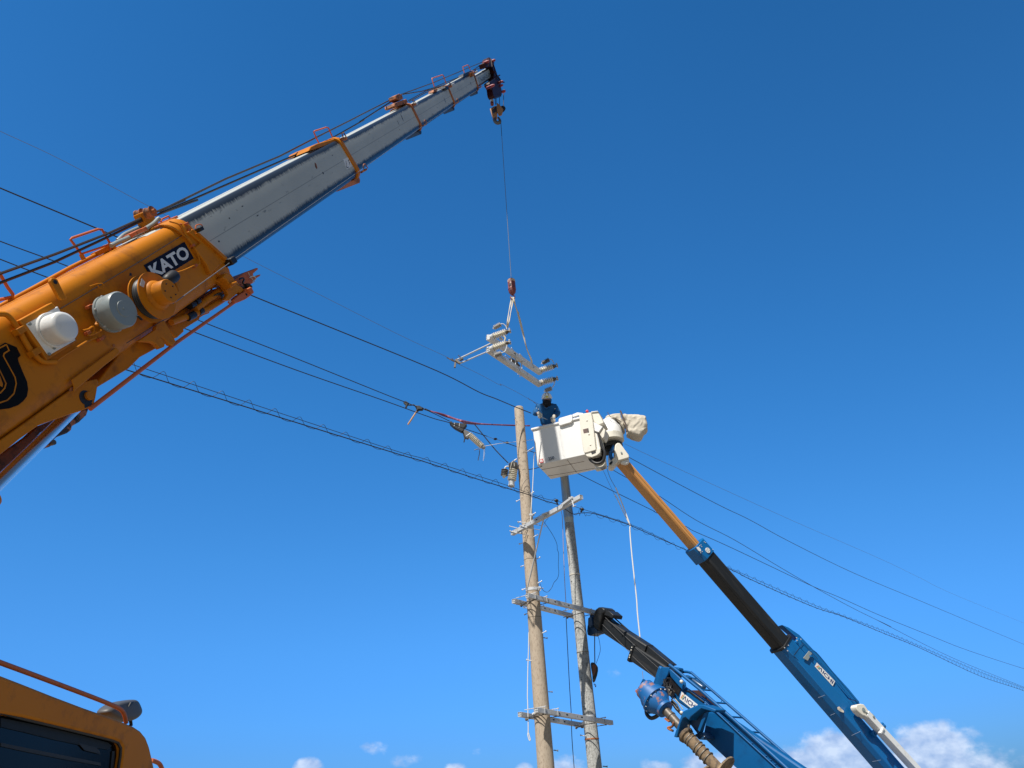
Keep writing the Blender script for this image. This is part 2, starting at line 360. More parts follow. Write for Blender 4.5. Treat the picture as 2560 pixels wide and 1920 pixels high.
class Frame:
    """a boom: origin O, axis d (foot to tip), n up, s out of the side that is seen"""
    def __init__(s, O, T, roll=0, side=1):
        s.O = V(O); s.d = (V(T)-s.O).normalized()
        n = (V((0,0,1))-s.d*s.d.z).normalized(); q = s.d.cross(n)*side
        r_ = R(roll); s.n = (n*math.cos(r_)-q*math.sin(r_)).normalized(); s.s = (q*math.cos(r_)+n*math.sin(r_)).normalized()
        s.L = (V(T)-s.O).length
        Y = s.n.cross(s.d)
        s.R3 = M((s.d,Y,s.n)).transposed()
    def P(s, t, h, w=0): return s.O+s.d*t+s.n*h+s.s*w
    def on(s, px, py, w=0): return onplane(px, py, s.O+s.s*w, s.s)
    def top(s, px, py, h=0): return onplane(px, py, s.O+s.n*h, s.n)
    def th(s, px, py, w=0): q = s.on(px,py,w)-s.O; return q.dot(s.d), q.dot(s.n)
    def mat(s, t=0, h=0, w=0): return M.Translation(s.P(t,h,w)) @ s.R3.to_4x4()
    def ons(s, pts, w=0): return [s.on(x,y,w) for x, y in pts]
class Plane:
    """an upright or tilted plane: n points away from the camera"""
    def __init__(s, P0, n): s.O = V(P0); s.n = V(n).normalized()
    def on(s, px, py, off=0): return onplane(px, py, s.O+s.n*off, s.n)
    def ons(s, pts, off=0): return [s.on(x,y,off) for x, y in pts]
def section(fr, t0, t1, hb, ht, w0, w1, rake0=0, rake1=0, r=.09, n=5, rb=None):
    """rounded box beam from t0 to t1 (raked ends), heights hb..ht, across w0..w1"""
    rb = rb or r; hm = (hb+ht)/2; prof = []
    for (cx, cy, a0, rr) in ((w1-r,ht-r,0,r),(w0+r,ht-r,90,r),(w0+rb,hb+rb,180,rb),(w1-rb,hb+rb,270,rb)):
        for i in range(n+1):
            a = R(a0+90*i/n); prof.append((cx+rr*math.cos(a), cy+rr*math.sin(a)))
    k = len(prof); mb = MB(); vs = []
    for (t, rk) in ((t0,rake0),(t1,rake1)): vs += [fr.P(t+rk*(hm-h), h, w_) for (w_, h) in prof]
    return mb.add(vs, [tuple(range(k))[::-1], tuple(range(k,2*k))]+[(i,(i+1)%k,(i+1)%k+k,i+k) for i in range(k)])
def text_mesh(txt, bold=.0, shear=0.0):
    cu = bpy.data.curves.new('lettering','FONT'); cu.body = txt; cu.offset = bold; cu.shear = shear; cu.resolution_u = 3
    o = bpy.data.objects.new('lettering', cu); COL.objects.link(o)
    bpy.context.view_layer.update()
    me = bpy.data.meshes.new_from_object(o.evaluated_get(bpy.context.evaluated_depsgraph_get()))
    vs = [v.co.copy() for v in me.vertices]; fs = [tuple(p.vertices) for p in me.polygons]
    bpy.data.objects.remove(o); bpy.data.curves.remove(cu); bpy.data.meshes.remove(me)
    x0, x1 = min(v.x for v in vs), max(v.x for v in vs); y0, y1 = min(v.y for v in vs), max(v.y for v in vs)
    return [((v.x-x0)/(x1-x0), (v.y-y0)/(y1-y0)) for v in vs], fs
def quad_map(q, uv):
    """q: bottom-left, bottom-right, top-right, top-left"""
    u, v = uv; return lerp(lerp(q[0],q[1],u), lerp(q[3],q[2],u), v)
def letters(name, txt, q, m, parent, bold=.0, shear=0, u0=0, u1=1, v0=0, v1=1, label=None):
    uv, fs = text_mesh(txt, bold, shear); mb = MB()
    mb.add([quad_map(q, (u0+(u1-u0)*u, v0+(v1-v0)*v)) for u, v in uv], fs)
    return obj(name, mb, m, parent, smooth=0, label=label)

# ================================================================ ground
g = MB(); g.add([V((-1500,-1500,0)),V((1500,-1500,0)),V((1500,1500,0)),V((-1500,1500,0))], [(0,1,2,3)])
tag(obj('ground', g, GRD, None, M.Identity(4), smooth=0), kind='structure')

# ================================================================ orange mobile crane
CF = Frame(atD(525,615,7.5), atD(1231,180,24.5), roll=4)
foot = CF.P(-5.4,0,-.3)
crane = empty('mobile_crane', (foot.x,foot.y,0), 'orange mobile crane with long grey telescopic boom raised across the sky', 'crane')
ENDS = [((452,547),(583,690)), ((845,344),(902,440)), ((1025,258.5),(1056,322)), ((1118,214),(1138.5,264.5)), ((1182,178),(1196.5,225)), ((1228,165.5),(1236.4,192))]
WDS = [.60,.52,.46,.40,.35,.30]
SEC = []; prev = -5.4; prk = 0
for i, (a, b) in enumerate(ENDS):
    w0 = -.022*i
    ta, ha = CF.th(*a, w0); tb, hb = CF.th(*b, w0)
    rk = (tb-ta)/(ha-hb); SEC.append(((ta+tb)/2, ha, hb, rk, w0))
CF_TAB = SEC
for i, (tm, ha, hb, rk, w0) in enumerate(SEC):
    half = (ha-hb)/2; hc = (ha+hb)/2; wd = WDS[i]; r = .11-.012*i
    w1 = w0-wd
    m = ORG if i == 0 else panel_mat('boom_panel_paint', half, .66-.02*(i==3), (.54,.56,.53))
    t0 = prev-(.5 if i else 0)
    mb = section(CF, t0, tm, hb, ha, w1, w0, prk, rk, r, rb=r*1.25)
    s_ = obj('boom_section', mb, m, crane, CF.mat(0,hc,0), smooth=40,
             label=('orange base boom section with reels and lamp on its side' if i == 0 else 'scuffed grey telescopic boom section'))
    if i == 0: BASE = s_
    # collar (raked front ring) 
    if 0 < i < 5:
        cw = .055 if i > 1 else .07
        cb = section(CF, tm-cw, tm+cw*.6, hb-.03, ha+.03, w1-.03, w0+.025, rk, rk, r+.02, rb=r*1.25+.02)
        obj('collar', cb, RST if i > 1 else ORG, s_, smooth=40, bevel=.006)
        # wear pad housing; upper ones coloured black for the shade under the boom
        lp = MB(); lp.prism([CF.P(tm+rk*half*1.0+x, hb+y, w0-.06) for x, y in ((-.2,.0),(.06,.02),(.08,-.01),(.07,-.06),(.0,-.09),(-.08,-.08))], -CF.s*(wd-.12))
        obj('wear_pad_housing', lp, GRS if i > 1 else RST, s_, bevel=.01)
        # rope guide hooks
        gd = MB(); tb_ = tm+rk*half
        gd.bar(CF.P(tb_,hb+.05,w0+.03), CF.P(tb_+.16,hb+.05,w0+.07), .03,.03); gd.tube(smooth_path([CF.P(tb_+.08,hb+.05,w0+.06),CF.P(tb_+.1,hb+.12,w0+.07),CF.P(tb_+.2,hb+.13,w0+.07),CF.P(tb_+.24,hb+.05,w0+.07)],3), .009, 6)
        tt = tm-rk*half; gd.bar(CF.P(tt,ha-.04,w0+.03), CF.P(tt+.14,ha-.06,w0+.06), .04,.04); gd.tube([CF.P(tt+.04,ha-.05,w0+.06),CF.P(tt+.06,ha+.03,w0+.06),CF.P(tt+.15,ha+.03,w0+.06),CF.P(tt+.17,ha-.05,w0+.06)], .009, 6)
        obj('rope_guide', gd, RST, s_)
    prev, prk = tm, rk
tm, ha, hb, rk, w0 = SEC[0]
# base section: front ring, flanges
fr_ = section(CF, tm-.20, tm+.02, hb-.02, ha+.03, -.62, .018, rk, rk, .12, rb=.15)
obj('front_collar', fr_, ORG, BASE, smooth=40, bevel=.01)
def plate(name, pts, th, m, parent=BASE, w=0.0, bevel=.006, frame=CF, label=None):
    mb = MB(); mb.prism(frame.ons(pts, w), -frame.s*th); return obj(name, mb, m, parent, bevel=bevel, label=label, Fm=WM[BASE.name] if parent is BASE else None)
plate('side_plate', z3((262,1030),(300,1000),(360,1045),(620,1275),(605,1310),(560,1330),(470,1420),(430,1330),(320,1180),(380,1130)), .05, ORG, w=.045, bevel=.01)
plate('front_flange', z3((345,1042),(362,1035),(625,1270),(612,1290)), .07, ORG, w=.075)
# lettering sticker
q = CF.ons(z1((1290,638),(1532,460),(1457,330),(1137,515)), .0065)
q[0] = CF.on(*z1(1222,652), .0065)
mb = MB(); mb.prism(q, -CF.s*.003); pn = obj('name_sticker', mb, NAVY, BASE, smooth=0, label='dark blue sticker with white letters')
q2 = [v+CF.s*.002 for v in q]
letters('lettering', 'KATO', q2, WLET, pn, bold=.035, u0=.045, u1=.955, v0=.15, v1=.86)
# big black letter running out of the frame
BLp = z2((-120,70),(0,58),(55,26),(172,74),(216,160),(186,186),(190,216),(240,338),(280,430),(293,510),(280,585),(240,635),(190,675),(100,708),(0,720),(-150,700))
jl = MB(); jl.prism(CF.ons(BLp,.0065), -CF.s*.003); JL = obj('big_letter', jl, mat('black_letter_film',(.006,.006,.007),.6,spec=.1), BASE, smooth=0, label='black outlined letter on the boom side')
ol = MB()
def ribbon(mb, pts, wd, w, fr=CF):
    p = fr.ons(pts, w)
    for i in range(len(p)-1):
        a, b = p[i], p[i+1]; d = (b-a).normalized(); sd = d.cross(fr.s).normalized()*wd/2
        mb.prism([a-sd-d*wd*.3, b-sd+d*wd*.3, b+sd+d*wd*.3, a+sd-d*wd*.3], fr.s*(.0008+.0002*(i%2)))
ribbon(ol, z2((-60,110),(66,48),(94,108),(42,140),(36,168),(155,385),(168,450),(145,555),(75,625),(0,650),(-60,660)), .009, .0072)
ribbon(ol, z2((-20,290),(0,320),(62,450),(48,500),(0,552)), .009, .0072)
ol.prism(CF.ons(z2((-40,340),(0,372),(30,460),(24,488),(0,475)),.0072), CF.s*.001)
obj('letter_outline', ol, ORG, JL, smooth=0)
# surface things on the side: cable groove, raised pads, pad eye
sm = MB(); sm.tube(CF.ons(z1((478,858),(820,655),(1130,470),(1440,278),(1560,235)),.012), .0035, 5)
sm.tube(CF.ons(z1((1000,1130),(1270,960),(1390,905)),.01), .003, 5); obj('thin_cable', sm, RUB, BASE)
plate('raised_pad', z1((566,1420),(600,1395),(915,1165),(945,1185),(940,1215),(600,1500),(580,1525),(585,1470)), .012, ORG, w=.02, bevel=.006)
for pts in (z1((398,640),(405,615),(430,612),(455,625),(520,760),(538,775),(490,790),(470,770)),):
    pe = plate('pad_eye', pts, .03, ORG, w=.075)
hp = CF.on(*z1(437,648), .077); mb = MB(); mb.disc(hp-CF.s*.004, CF.s, .016, .006); obj('eye_hole', mb, GRS, pe)
hk = MB(); hk.tube(smooth_path(CF.ons(z1((705,682),(770,662),(810,662),(808,690),(785,695),(770,668)),.04),4), .0045, 6); hk.tube([CF.on(*z1(770,664),0),CF.on(*z1(770,664),.04)],.005,6)
obj('wire_hook', hk, ORG, BASE)
# conduit and clamp lower left
cd = MB(); cd.tube(smooth_path(CF.ons(z1((-60,905),(20,900),(60,912),(105,960),(150,1030),(195,1110),(245,1190),(290,1240),(345,1278),(440,1280)),.03),4), .019, 10)
cdo = obj('conduit', cd, ORG, BASE)
for c in ((150,1035),(268,1205)):
    k = MB(); p = CF.on(*z1(*c),.035); k.box(p, CF.d*.035, CF.n*.022, CF.s*.028); obj('clamp', k, ORG, cdo, bevel=.004)
# white round lamp on a square plate
def sidebox(pts, th, w): mb = MB(); mb.prism(CF.ons(pts,w), -CF.s*th); return mb
lampq = z1((203,978),(458,838),(600,1108),(382,1232))
for c_, rr_, m_ in (((1032,588),.018,GRS),((820,1085),.03,RST),((690,1050),.028,GRS),((355,1262),.022,GRS),((1290,905),.03,GRS),((1010,980),.02,RST),((560,1500),.02,RST),((1500,300),.02,RST),((900,1150),.014,RST),((470,700),.016,RST)):
    random.seed(c_[0]); p = CF.on(*z1(*c_),.0022); mb = MB(); mb.prism([p+CF.d*rr_*math.cos(a)*random.uniform(.5,1.3)+CF.n*rr_*.7*math.sin(a)*random.uniform(.5,1.4) for a in [k*.52 for k in range(12)]], -CF.s*.001); obj('grease_stain', mb, m_, BASE, smooth=0)
lamp = obj('white_round_housing', sidebox(lampq, .03, .06), WHT, BASE, bevel=.006, label='white round housing on a square plate')
lm = MB(); lm.disc(CF.on(*z1(408,1035),.055), CF.s, CF.d.length*.0+.132, .028); obj('flange', lm, WHT, lamp, bevel=.004)
lm = MB(); lm.lathe(CF.on(*z1(425,1030),.085), CF.s, [(0,.112),(.09,.112),(.112,.102),(.118,.082)], 40); obj('drum', lm, WHT, lamp, smooth=50)
lm = MB()
for c in ((232,980),(385,1218),(300,985),(425,1170)): lm.disc(CF.on(*z1(*c),.061), CF.s, .011, .010, 10)
obj('bolt', lm, GRY, lamp)
pk = MB(); pk.box(CF.P(*CF.th(*z1(345,1050)),.03), CF.d*.17, CF.n*.16, CF.s*.028); obj('mounting_bracket', pk, ORG, lamp, bevel=.006)
# grey drum
gd0 = CF.on(*z1(855,905), .075)
gr = MB(); gr.lathe(gd0, CF.s, [(0,.150),(.02,.150),(.022,.142)], 40); GD = obj('grey_cable_drum', gr, GRY, BASE, smooth=40, label='grey round cable drum')
gr = MB(); gr.lathe(gd0+CF.s*.021, CF.s, [(0,.142),(.05,.142),(.052,.145),(.12,.145),(.132,.136)], 40); obj('drum_cover', gr, GRY, GD, smooth=40)
gr = MB(); gr.lathe(gd0+CF.s*.1525, CF.s, [(0,.068),(.006,.064)], 36); gr.disc(gd0+CF.s*.1575, CF.s, .010, .006, 12); obj('cover_boss', gr, GRY, GD, smooth=40)
gr = MB()
for k in range(6):
    a = k*math.pi/3+.4; p = gd0+CF.d*math.cos(a)*.144+CF.n*math.sin(a)*.144+CF.s*.02; gr.disc(p, CF.s, .008, .014, 8)
obj('bolt', gr, GLV, GD)
gr = MB(); gr.bar(gd0-CF.n*.10+CF.d*.085+CF.s*.158, gd0-CF.n*.145+CF.d*.10+CF.s*.165, .018, .012); obj('drum_handle', gr, BLK, GD, bevel=.003)
gr = MB(); gr.tube([gd0-CF.s*.08, gd0+CF.s*.01], .03, 12); gr.bar(gd0-CF.n*.02-CF.d*.17+CF.s*.0, gd0-CF.n*.0-CF.d*.12+CF.s*.0, .02,.02); obj('drum_stem', gr, ORG, GD)
# orange hose reel
ro = CF.on(*z1(1160,785), .09)
rl = MB(); rl.lathe(ro, CF.s, [(0,.205),(.012,.205)], 44); rl.lathe(ro+CF.s*.10, CF.s, [(0,.205),(.012,.205)], 44); RL = obj('hose_reel', rl, ORG, BASE, smooth=40, label='orange hose reel')
rl = MB(); rl.lathe(ro+CF.s*.013, CF.s, [(0,.175),(.01,.178),(.018,.172),(.028,.178),(.038,.172),(.05,.178),(.06,.172),(.086,.175)], 44); obj('wound_cable', rl, RUB, RL)
rl = MB(); rl.lathe(ro+CF.s*.113, CF.s, [(0,.13),(.02,.122),(.03,.104),(.125,.102),(.13,.098)], 36); rl.disc(ro-CF.s*.09, CF.s, .05, .1); hb_ = obj('hub', rl, ORG, RL, smooth=40)
rl = MB()
for k in range(5):
    a = k*1.2566+.3; p = ro+CF.d*math.cos(a)*.062+CF.n*math.sin(a)*.062+CF.s*.242; rl.disc(p, CF.s, .006, .008, 8)
obj('bolt', rl, GRS, hb_)
rl = MB(); c = ro+CF.s*.1135
pts = [c+CF.d*math.cos(a)*r_+CF.n*math.sin(a)*r_ for a, r_ in ((1.9,.19),(2.3,.19),(2.3,.15),(1.9,.15))]; rl.prism(pts, CF.s*.002); obj('reel_slot', rl, GLV, RL, smooth=0)
# black work lamp above the reel
wl = MB(); wp = CF.on(*z1(1352,618),.18)
wl.lathe(wp-CF.d*.11+CF.n*.0, CF.d+CF.n*.02, [(0,.022),(.01,.04),(.06,.052),(.15,.056),(.175,.05),(.185,.03)], 16)
WL = obj('work_lamp', wl, BLK, BASE, smooth=60)
wl = MB(); wl.tube([wp+CF.d*.02-CF.n*.05, wp+CF.d*.0-CF.n*.12, wp-CF.n*.14-CF.s*.14], .010, 8); obj('lamp_bracket', wl, ORG, WL)
# small orange hoses round the drums
hs_ = MB()
for pts in (((690,1070),(740,1060),(800,1030)),((600,1170),(690,1115),(760,1085)),((655,1030),(700,1020),(735,1000),(740,1040),(700,1075)),((450,1270),(520,1220),(700,1110)),((1530,520),(1440,560),(1330,590)),((1300,200),(1400,240),(1500,330),(1560,430),(1575,500),(1530,525)),((1340,170),(1420,200),(1480,300),(1570,400))):
    hs_.tube(smooth_path(CF.ons(z1(*pts),.03),4), .0075, 7)
obj('small_hose', hs_, ORG, BASE)
hs_ = MB()
for c in ((700,845),(740,830),(790,1100),(690,1050),(1540,520),(1490,240),(1470,190),(1520,360)): hs_.box(CF.on(*z1(*c),.02), CF.d*.02, CF.n*.012, CF.s*.02)
obj('hose_clip', hs_, ORR, BASE, bevel=.003)
# tensioned cable from reel along the boom
tc_ = MB(); tc_.tube([CF.on(*z1(1365,820),.2), CF.on(*z3(640,1318),.09)], .004, 6)
tc_.tube([CF.on(*z3(660,1300),.07), CF.on(*z3(1850,462),.05), CF.on(*z4(875,1075),.04), CF.on(*z4(1330,762),.03), CF.on(*z4(1660,565),.02), CF.on(*z4(1895,400),.02)], .0035, 6)
obj('sensor_cable', tc_, STL, crane)
cb_ = MB(); cb_.box(CF.on(*z3(648,1305),.06), CF.d*.05, CF.n*.035, CF.s*.05); obj('cable_guide', cb_, GRS, BASE, bevel=.01)
# top: conduit pipe, hand rails, rope rollers, corrugated hose
HT = ha
def onback(px, py, w): return CF.on(px, py, w)
tp = MB(); tp.tube([onback(*z1(x,y),-.42) for x, y in ((-80,885),(0,838),(300,675),(560,532),(800,412))], .017, 10)
tp.box(onback(*z1(800,408),-.42), CF.d*.09, CF.n*.02, CF.s*.04); tp.box(onback(*z1(865,390),-.42), CF.d*.02, CF.n*.05, CF.s*.06); obj('top_pipe', tp, ORG, BASE)
def rail(pts, w, parent, r=.0085, m=ORR):
    mb = MB(); p = [CF.on(x,y,w) for x, y in pts]; mb.tube(p, r, 8); return obj('hand_rail', mb, m, parent)
rail(z1((668,462),(640,425),(585,350),(556,312),(570,300),(775,230),(805,232),(862,330),(868,352),(870,420)), -.38, BASE, .011)
rail(z1((640,428),(720,400),(868,352)), -.38, BASE, .009)
rail(z1((-60,500),(0,585),(60,690),(102,745),(100,765),(-60,800)), -.38, BASE, .013)
mb = MB(); mb.bar(CF.on(*z1(80,770),-.38), CF.on(*z1(118,855),-.38), .05,.012); mb.bar(CF.on(*z1(640,428),-.38), CF.on(*z1(662,470),-.38), .04,.012); obj('rail_foot', mb, ORG, BASE)
rail(z1((1270,170),(1280,150),(1330,128),(1342,140),(1325,178)), -.25, BASE, .009)
mb = MB(); mb.bar(CF.on(*z1(1120,100),-.30), CF.on(*z1(1195,240),-.30), .10,.16); rb_ = obj('roller_bracket', mb, ORG, BASE, bevel=.01)
for c, wq in (((1085,125),-.42),((1160,108),-.18)):
    mb = MB(); p = CF.on(*z1(*c),wq); mb.lathe(p, CF.s, [(0,.052),(.012,.052),(.02,.04),(.05,.04),(.058,.052),(.07,.052),(.072,.018),(.1,.018)], 24); obj('rope_roller', mb, RST, rb_)
ch = MB(); pa = smooth_path([CF.on(*z1(x,y),-.22) for x, y in ((878,362),(930,335),(1000,305),(1090,262),(1170,215),(1215,185),(1250,150),(1262,160))],14)
ch.tube(pa, [.019+.0025*(i%2) for i in range(len(pa))], 10)
pa = smooth_path([CF.on(*z1(x,y),-.34) for x, y in ((930,320),(980,275),(1040,245),(1110,215))],12); ch.tube(pa, [.017+.0025*(i%2) for i in range(len(pa))], 10)
obj('corrugated_hose', ch, GRY, BASE)
tf = MB()
for c in ((1060,265),(1290,185),(1100,248),(1350,160),(1020,285)): tf.box(CF.on(*z1(*c),-.25), CF.d*.05, CF.n*.018, CF.s*.06)
tf.tube([CF.on(*z1(1220,215),-.1), CF.on(*z1(1330,185),-.08), CF.on(*z1(1440,190),.02)], .008, 6)
obj('top_fitting', tf, ORR, BASE, bevel=.005)
hk = MB(); p = CF.on(*z1(1570,235),.05); hk.box(p, CF.d*.035, CF.n*.02, CF.s*.04); obj('black_guide_block', hk, BLK, BASE, bevel=.006)
hk = MB(); hk.tube(smooth_path([CF.on(*z1(x,y),.07) for x, y in ((1545,225),(1550,200),(1590,195),(1605,225))],4), .006, 6); obj('guide_loop', hk, ORR, BASE)
# marks on the telescopic sections: drain slots, rust patch, small plate
for i, c, sx_, sz_ in ((1,z3(1503,488),.022,.018),(1,z3(1590,325),.02,.008),(1,z3(545,1118),.018,.01),(1,z3(900,880),.03,.006),(1,z3(760,795),.02,.006),(1,z3(640,905),.012,.008),
                       (2,z4(583,965),.02,.07),(2,z4(528,1030),.012,.05),(2,z4(550,1130),.014,.012),(3,z4(1176,727),.02,.075),(4,z4(1531,493),.02,.07),(4,z4(1472,545),.014,.014)):
    o_s = [o for o in crane.children if o.name.startswith('boom_section')]
    o_s = sorted(o_s, key=lambda o: o.name)[i]; p = CF.on(*c, SEC[i][4]+.0015)
    mb = MB(); random.seed(int(c[0])); mb.prism([p+CF.d*sx_*math.cos(a)*random.uniform(.7,1.2)+CF.n*sz_*math.sin(a)*random.uniform(.7,1.2) for a in [k*.785 for k in range(8)]], -CF.s*.001); obj('drain_slot', mb, GRS, o_s, smooth=0)
mb = MB(); mb.prism(CF.ons(z3((1425,390),(1440,402),(1452,440),(1446,455),(1430,430)), SEC[1][4]+.0015), -CF.s*.001); obj('rust_patch', mb, RST, sorted([o for o in crane.children if o.name.startswith('boom_section')], key=lambda o: o.name)[1], smooth=0)
mb = MB(); mb.prism(CF.ons(z3((1688,362),(1738,340),(1772,425),(1722,455)), SEC[1][4]+.0015), -CF.s*.001); pl_ = obj('small_label', mb, WLET, sorted([o for o in crane.children if o.name.startswith('boom_section')], key=lambda o: o.name)[1], smooth=0)
mb = MB()
for a, b in (((1715,375),(1722,440)),((1722,440),(1738,435)),((1738,375),(1752,415)),((1735,372),(1745,368)),((1745,395),(1752,392))): mb.bar(CF.on(*z3(*a),SEC[1][4]+.003), CF.on(*z3(*b),SEC[1][4]+.003), .009, .001, CF.s)
obj('label_mark', mb, GRS, pl_, smooth=0)
# hand rails and blocks on the upper collars
def seco(i): return [o for o in crane.children if o.name.startswith('boom_section')][i]
SECO = sorted([o for o in COL.objects if o.name.startswith('boom_section')], key=lambda o: o.name)
rail(z3((1465,215),(1440,165),(1416,108),(1430,100),(1530,68),(1552,72),(1590,158)), -.2, SECO[1], .011)
rail(z4((1028,540),(998,440),(995,420),(1140,372),(1155,385),(1190,490)), -.15, SECO[3], .013)
rail(z4((1442,345),(1420,262),(1490,234),(1502,245),(1526,310)), -.12, SECO[4], .013)
def topblock(pts, w, th, parent, m=RST, nm='rope_block'):
    mb = MB(); mb.prism([CF.on(x,y,w) for x, y in pts], -CF.s*th); return obj(nm, mb, m, parent, bevel=.01)
topblock(z3((1370,285),(1390,245),(1450,215),(1560,185),(1650,158),(1680,180),(1700,230),(1640,215),(1600,210),(1440,265)), -.06, .36, SECO[1], ORG)
topblock(z4((480,800),(476,760),(600,715),(640,702),(665,745),(650,765),(560,790),(500,812)), -.10, .22, SECO[2])
topblock(z4((500,700),(490,655),(540,630),(580,640),(598,700),(560,725)), -.1, .16, SECO[2])
topblock(z4((1018,610),(1020,575),(1060,560),(1080,582),(1050,602)), -.08, .14, SECO[3])
topblock(z4((1180,548),(1185,520),(1215,520),(1235,555),(1215,575),(1195,562)), -.0, .2, SECO[3], GRS)
topblock(z4((1428,400),(1432,355),(1470,338),(1530,312),(1560,318),(1565,350),(1500,368),(1440,400)), -.06, .16, SECO[4], GRS)
topblock(z4((1545,330),(1575,340),(1590,375),(1570,390)), .02, .32, SECO[4])
for i, c in ((2,(770,775)),(3,(1285,505)),(4,(1610,330))):
    mb = MB(); p = CF.on(*z4(*c),-.02); mb.bar(p-CF.d*.14, p+CF.d*.16, .03,.05, CF.n); obj('top_guide', mb, GLV, SECO[i], bevel=.005)
# hoist ropes
rp_ = MB(); W_ = -.28
def R3(pts): return [CF.on(x,y,W_) for x, y in pts]
up1 = [z1(-60,606),z1(0,582),z1(430,430),z1(860,262),z1(1190,112),z1(1460,0),z3(0,838),z3(600,545),z3(1100,335),z3(1400,180),z3(1760,0),z4(0,930),z4(490,680)]
lo1 = [z1(-60,685),z1(0,655),z1(430,490),z1(850,293),z1(1150,150),z1(1560,0),z3(0,862),z3(1100,385),z3(1500,215),z3(1880,0),z4(0,1018),z4(495,700)]
mb = MB(); mb.tube(R3(up1), .012, 6); mb.tube(R3([z4(575,640),z4(1000,485),z4(1440,300),z4(1740,172)]), .012, 6); obj('hoist_rope', mb, ROP, crane)
mb = MB(); mb.tube(R3(lo1), .012, 6); mb.tube(R3([z4(598,640),z4(850,600),z4(1020,550),z4(1200,470),z4(1420,385),z4(1560,310),z4(1740,185)]), .012, 6); obj('hoist_rope', mb, ROP, crane)
mb = MB(); mb.tube(R3([z4(670,728),z4(900,600),z4(1180,505),z4(1530,325),z4(1735,250)]), .010, 6); mb.tube(R3([z4(680,742),z4(900,622),z4(1190,500),z4(1540,330)]), .010, 6); obj('hoist_rope', mb, ROP, crane)
# boom head
tmh, hah, hbh, rkh, w0h = SEC[5]
HP = z6 = zt
hd = MB(); hd.prism([CF.on(x,y,.02) for x, y in zt((300,335),(268,235),(330,205),(350,130),(375,112),(405,130),(425,180),(480,185),(490,240),(478,300),(500,380),(540,440),(560,520),(610,600),(640,660),(625,740),(650,830),(655,930),(630,975),(560,975),(500,1000),(470,950),(455,890),(440,780),(392,700),(385,655),(470,590),(485,470),(450,340),(400,310))], -CF.s*.2)
HEAD = obj('boom_head', hd, RED, crane, CF.mat(tmh,0,0), bevel=.015, label='dark red boom head')
def headpin(c, l, r, m=PNK, w=.03, nm='head_pin'):
    mb = MB(); p = CF.on(*zt(*c),w); mb.lathe(p-CF.s*l/2, CF.s, [(0,r*.6),(l*.15,r),(l*.8,r),(l,r*.5)], 12); return obj(nm, mb, m, HEAD)
for c, l, r in (((310,225),.22,.05),((450,195),.2,.045),((590,668),.3,.04),((400,755),.3,.045),((690,860),.14,.05),((620,740),.2,.04)): headpin(c,l,r)
hb2 = MB()
for a, b in (((600,660),(700,660)),((400,755),(325,795)),((540,540),(605,505)),((590,560),(600,600)),((370,150),(360,300)),((410,150),(440,330)),((460,260),(520,440)),((480,420),(640,640))): hb2.bar(CF.on(*zt(*a),.08), CF.on(*zt(*b),.08), .035,.04)
obj('head_bracket', hb2, RED, HEAD, bevel=.006)
for c, w in (((540,880),-.08),((540,880),-.2),((560,880),-.3),((370,210),-.15)):
    mb = MB(); p = CF.on(*zt(*c),w); mb.lathe(p, CF.s, [(0,.17),(.015,.17),(.025,.14),(.04,.14),(.05,.17),(.065,.17)] if c[1] > 500 else [(0,.1),(.015,.1),(.025,.08),(.04,.08),(.05,.1),(.065,.1)], 24); obj('sheave', mb, GRS, HEAD)
mb = MB(); letter_pts = zt((170,600),(400,400),(430,510),(230,650)); mb.prism(CF.ons(zt((120,560),(400,385),(448,500),(230,650),(165,690)),SEC[5][4]+.004), -CF.s*.003)
CH = obj('load_chart_sticker', mb, panel_mat('faded_chart_paint', 1.2, 2.0, (.33,.40,.43)), SECO[5], smooth=0)
mb = MB(); random.seed(3)
for i in range(9):
    u = .06+.1*i
    for j in range(3):
        if random.random() < .8:
            q = CF.ons(zt((150,590),(400,425),(440,500),(215,655)),SEC[5][4]+.0048); qq = [q[3],q[2],q[1],q[0]]
            a = quad_map(qq,(u,.1+.28*j)); b = quad_map(qq,(u+.05+.03*random.random(),.1+.28*j)); c = quad_map(qq,(u+.06,.1+.28*j+.2)); d = quad_map(qq,(u+.015,.1+.28*j+.2)); mb.prism([a,b,c,d], CF.s*.001)
obj('chart_marks', mb, NAVY, CH, smooth=0)
# rope falls and anti-two-block weight
hookY = CF.on(*zt(540,900),-.1).y
def HY(x, y, dy=0): return atY(*zt(x,y), hookY+dy)
for a, b, dy in (((500,985),(512,1150),-.1),((600,970),(605,1170),.12),((690,900),(690,1200),-.1),((525,985),(530,1140),.1)):
    mb = MB(); mb.tube([HY(*a,dy),HY(*b,dy)], .011, 6); obj('rope_fall', mb, ROP, HEAD)
mb = MB(); mb.tube([CF.on(*zt(412,780),.06),HY(425,1000,-.2)], .004, 5); mb.tube([HY(465,985,-.15),HY(440,1060,-.2)], .01, 6); obj('weight_line', mb, STL, HEAD)
mb = MB(); p = HY(433,1055,-.2); q = HY(440,1160,-.2); ax = q-p; mb.lathe(p, ax, [(0,.02),(.02,.05),(.1,.055),(.12,.055),(ax.length-.02,.055),(ax.length,.03)], 16); wt = obj('limit_weight', mb, MAR, HEAD)
mb = MB(); mb.lathe(p+ax*.03, ax, [(0,.057),(.09,.058)], 16); obj('weight_band', mb, WLET, wt)
mb = MB(); mb.ball(HY(465,985,-.15), .04); obj('weight_shackle', mb, PNK, wt)

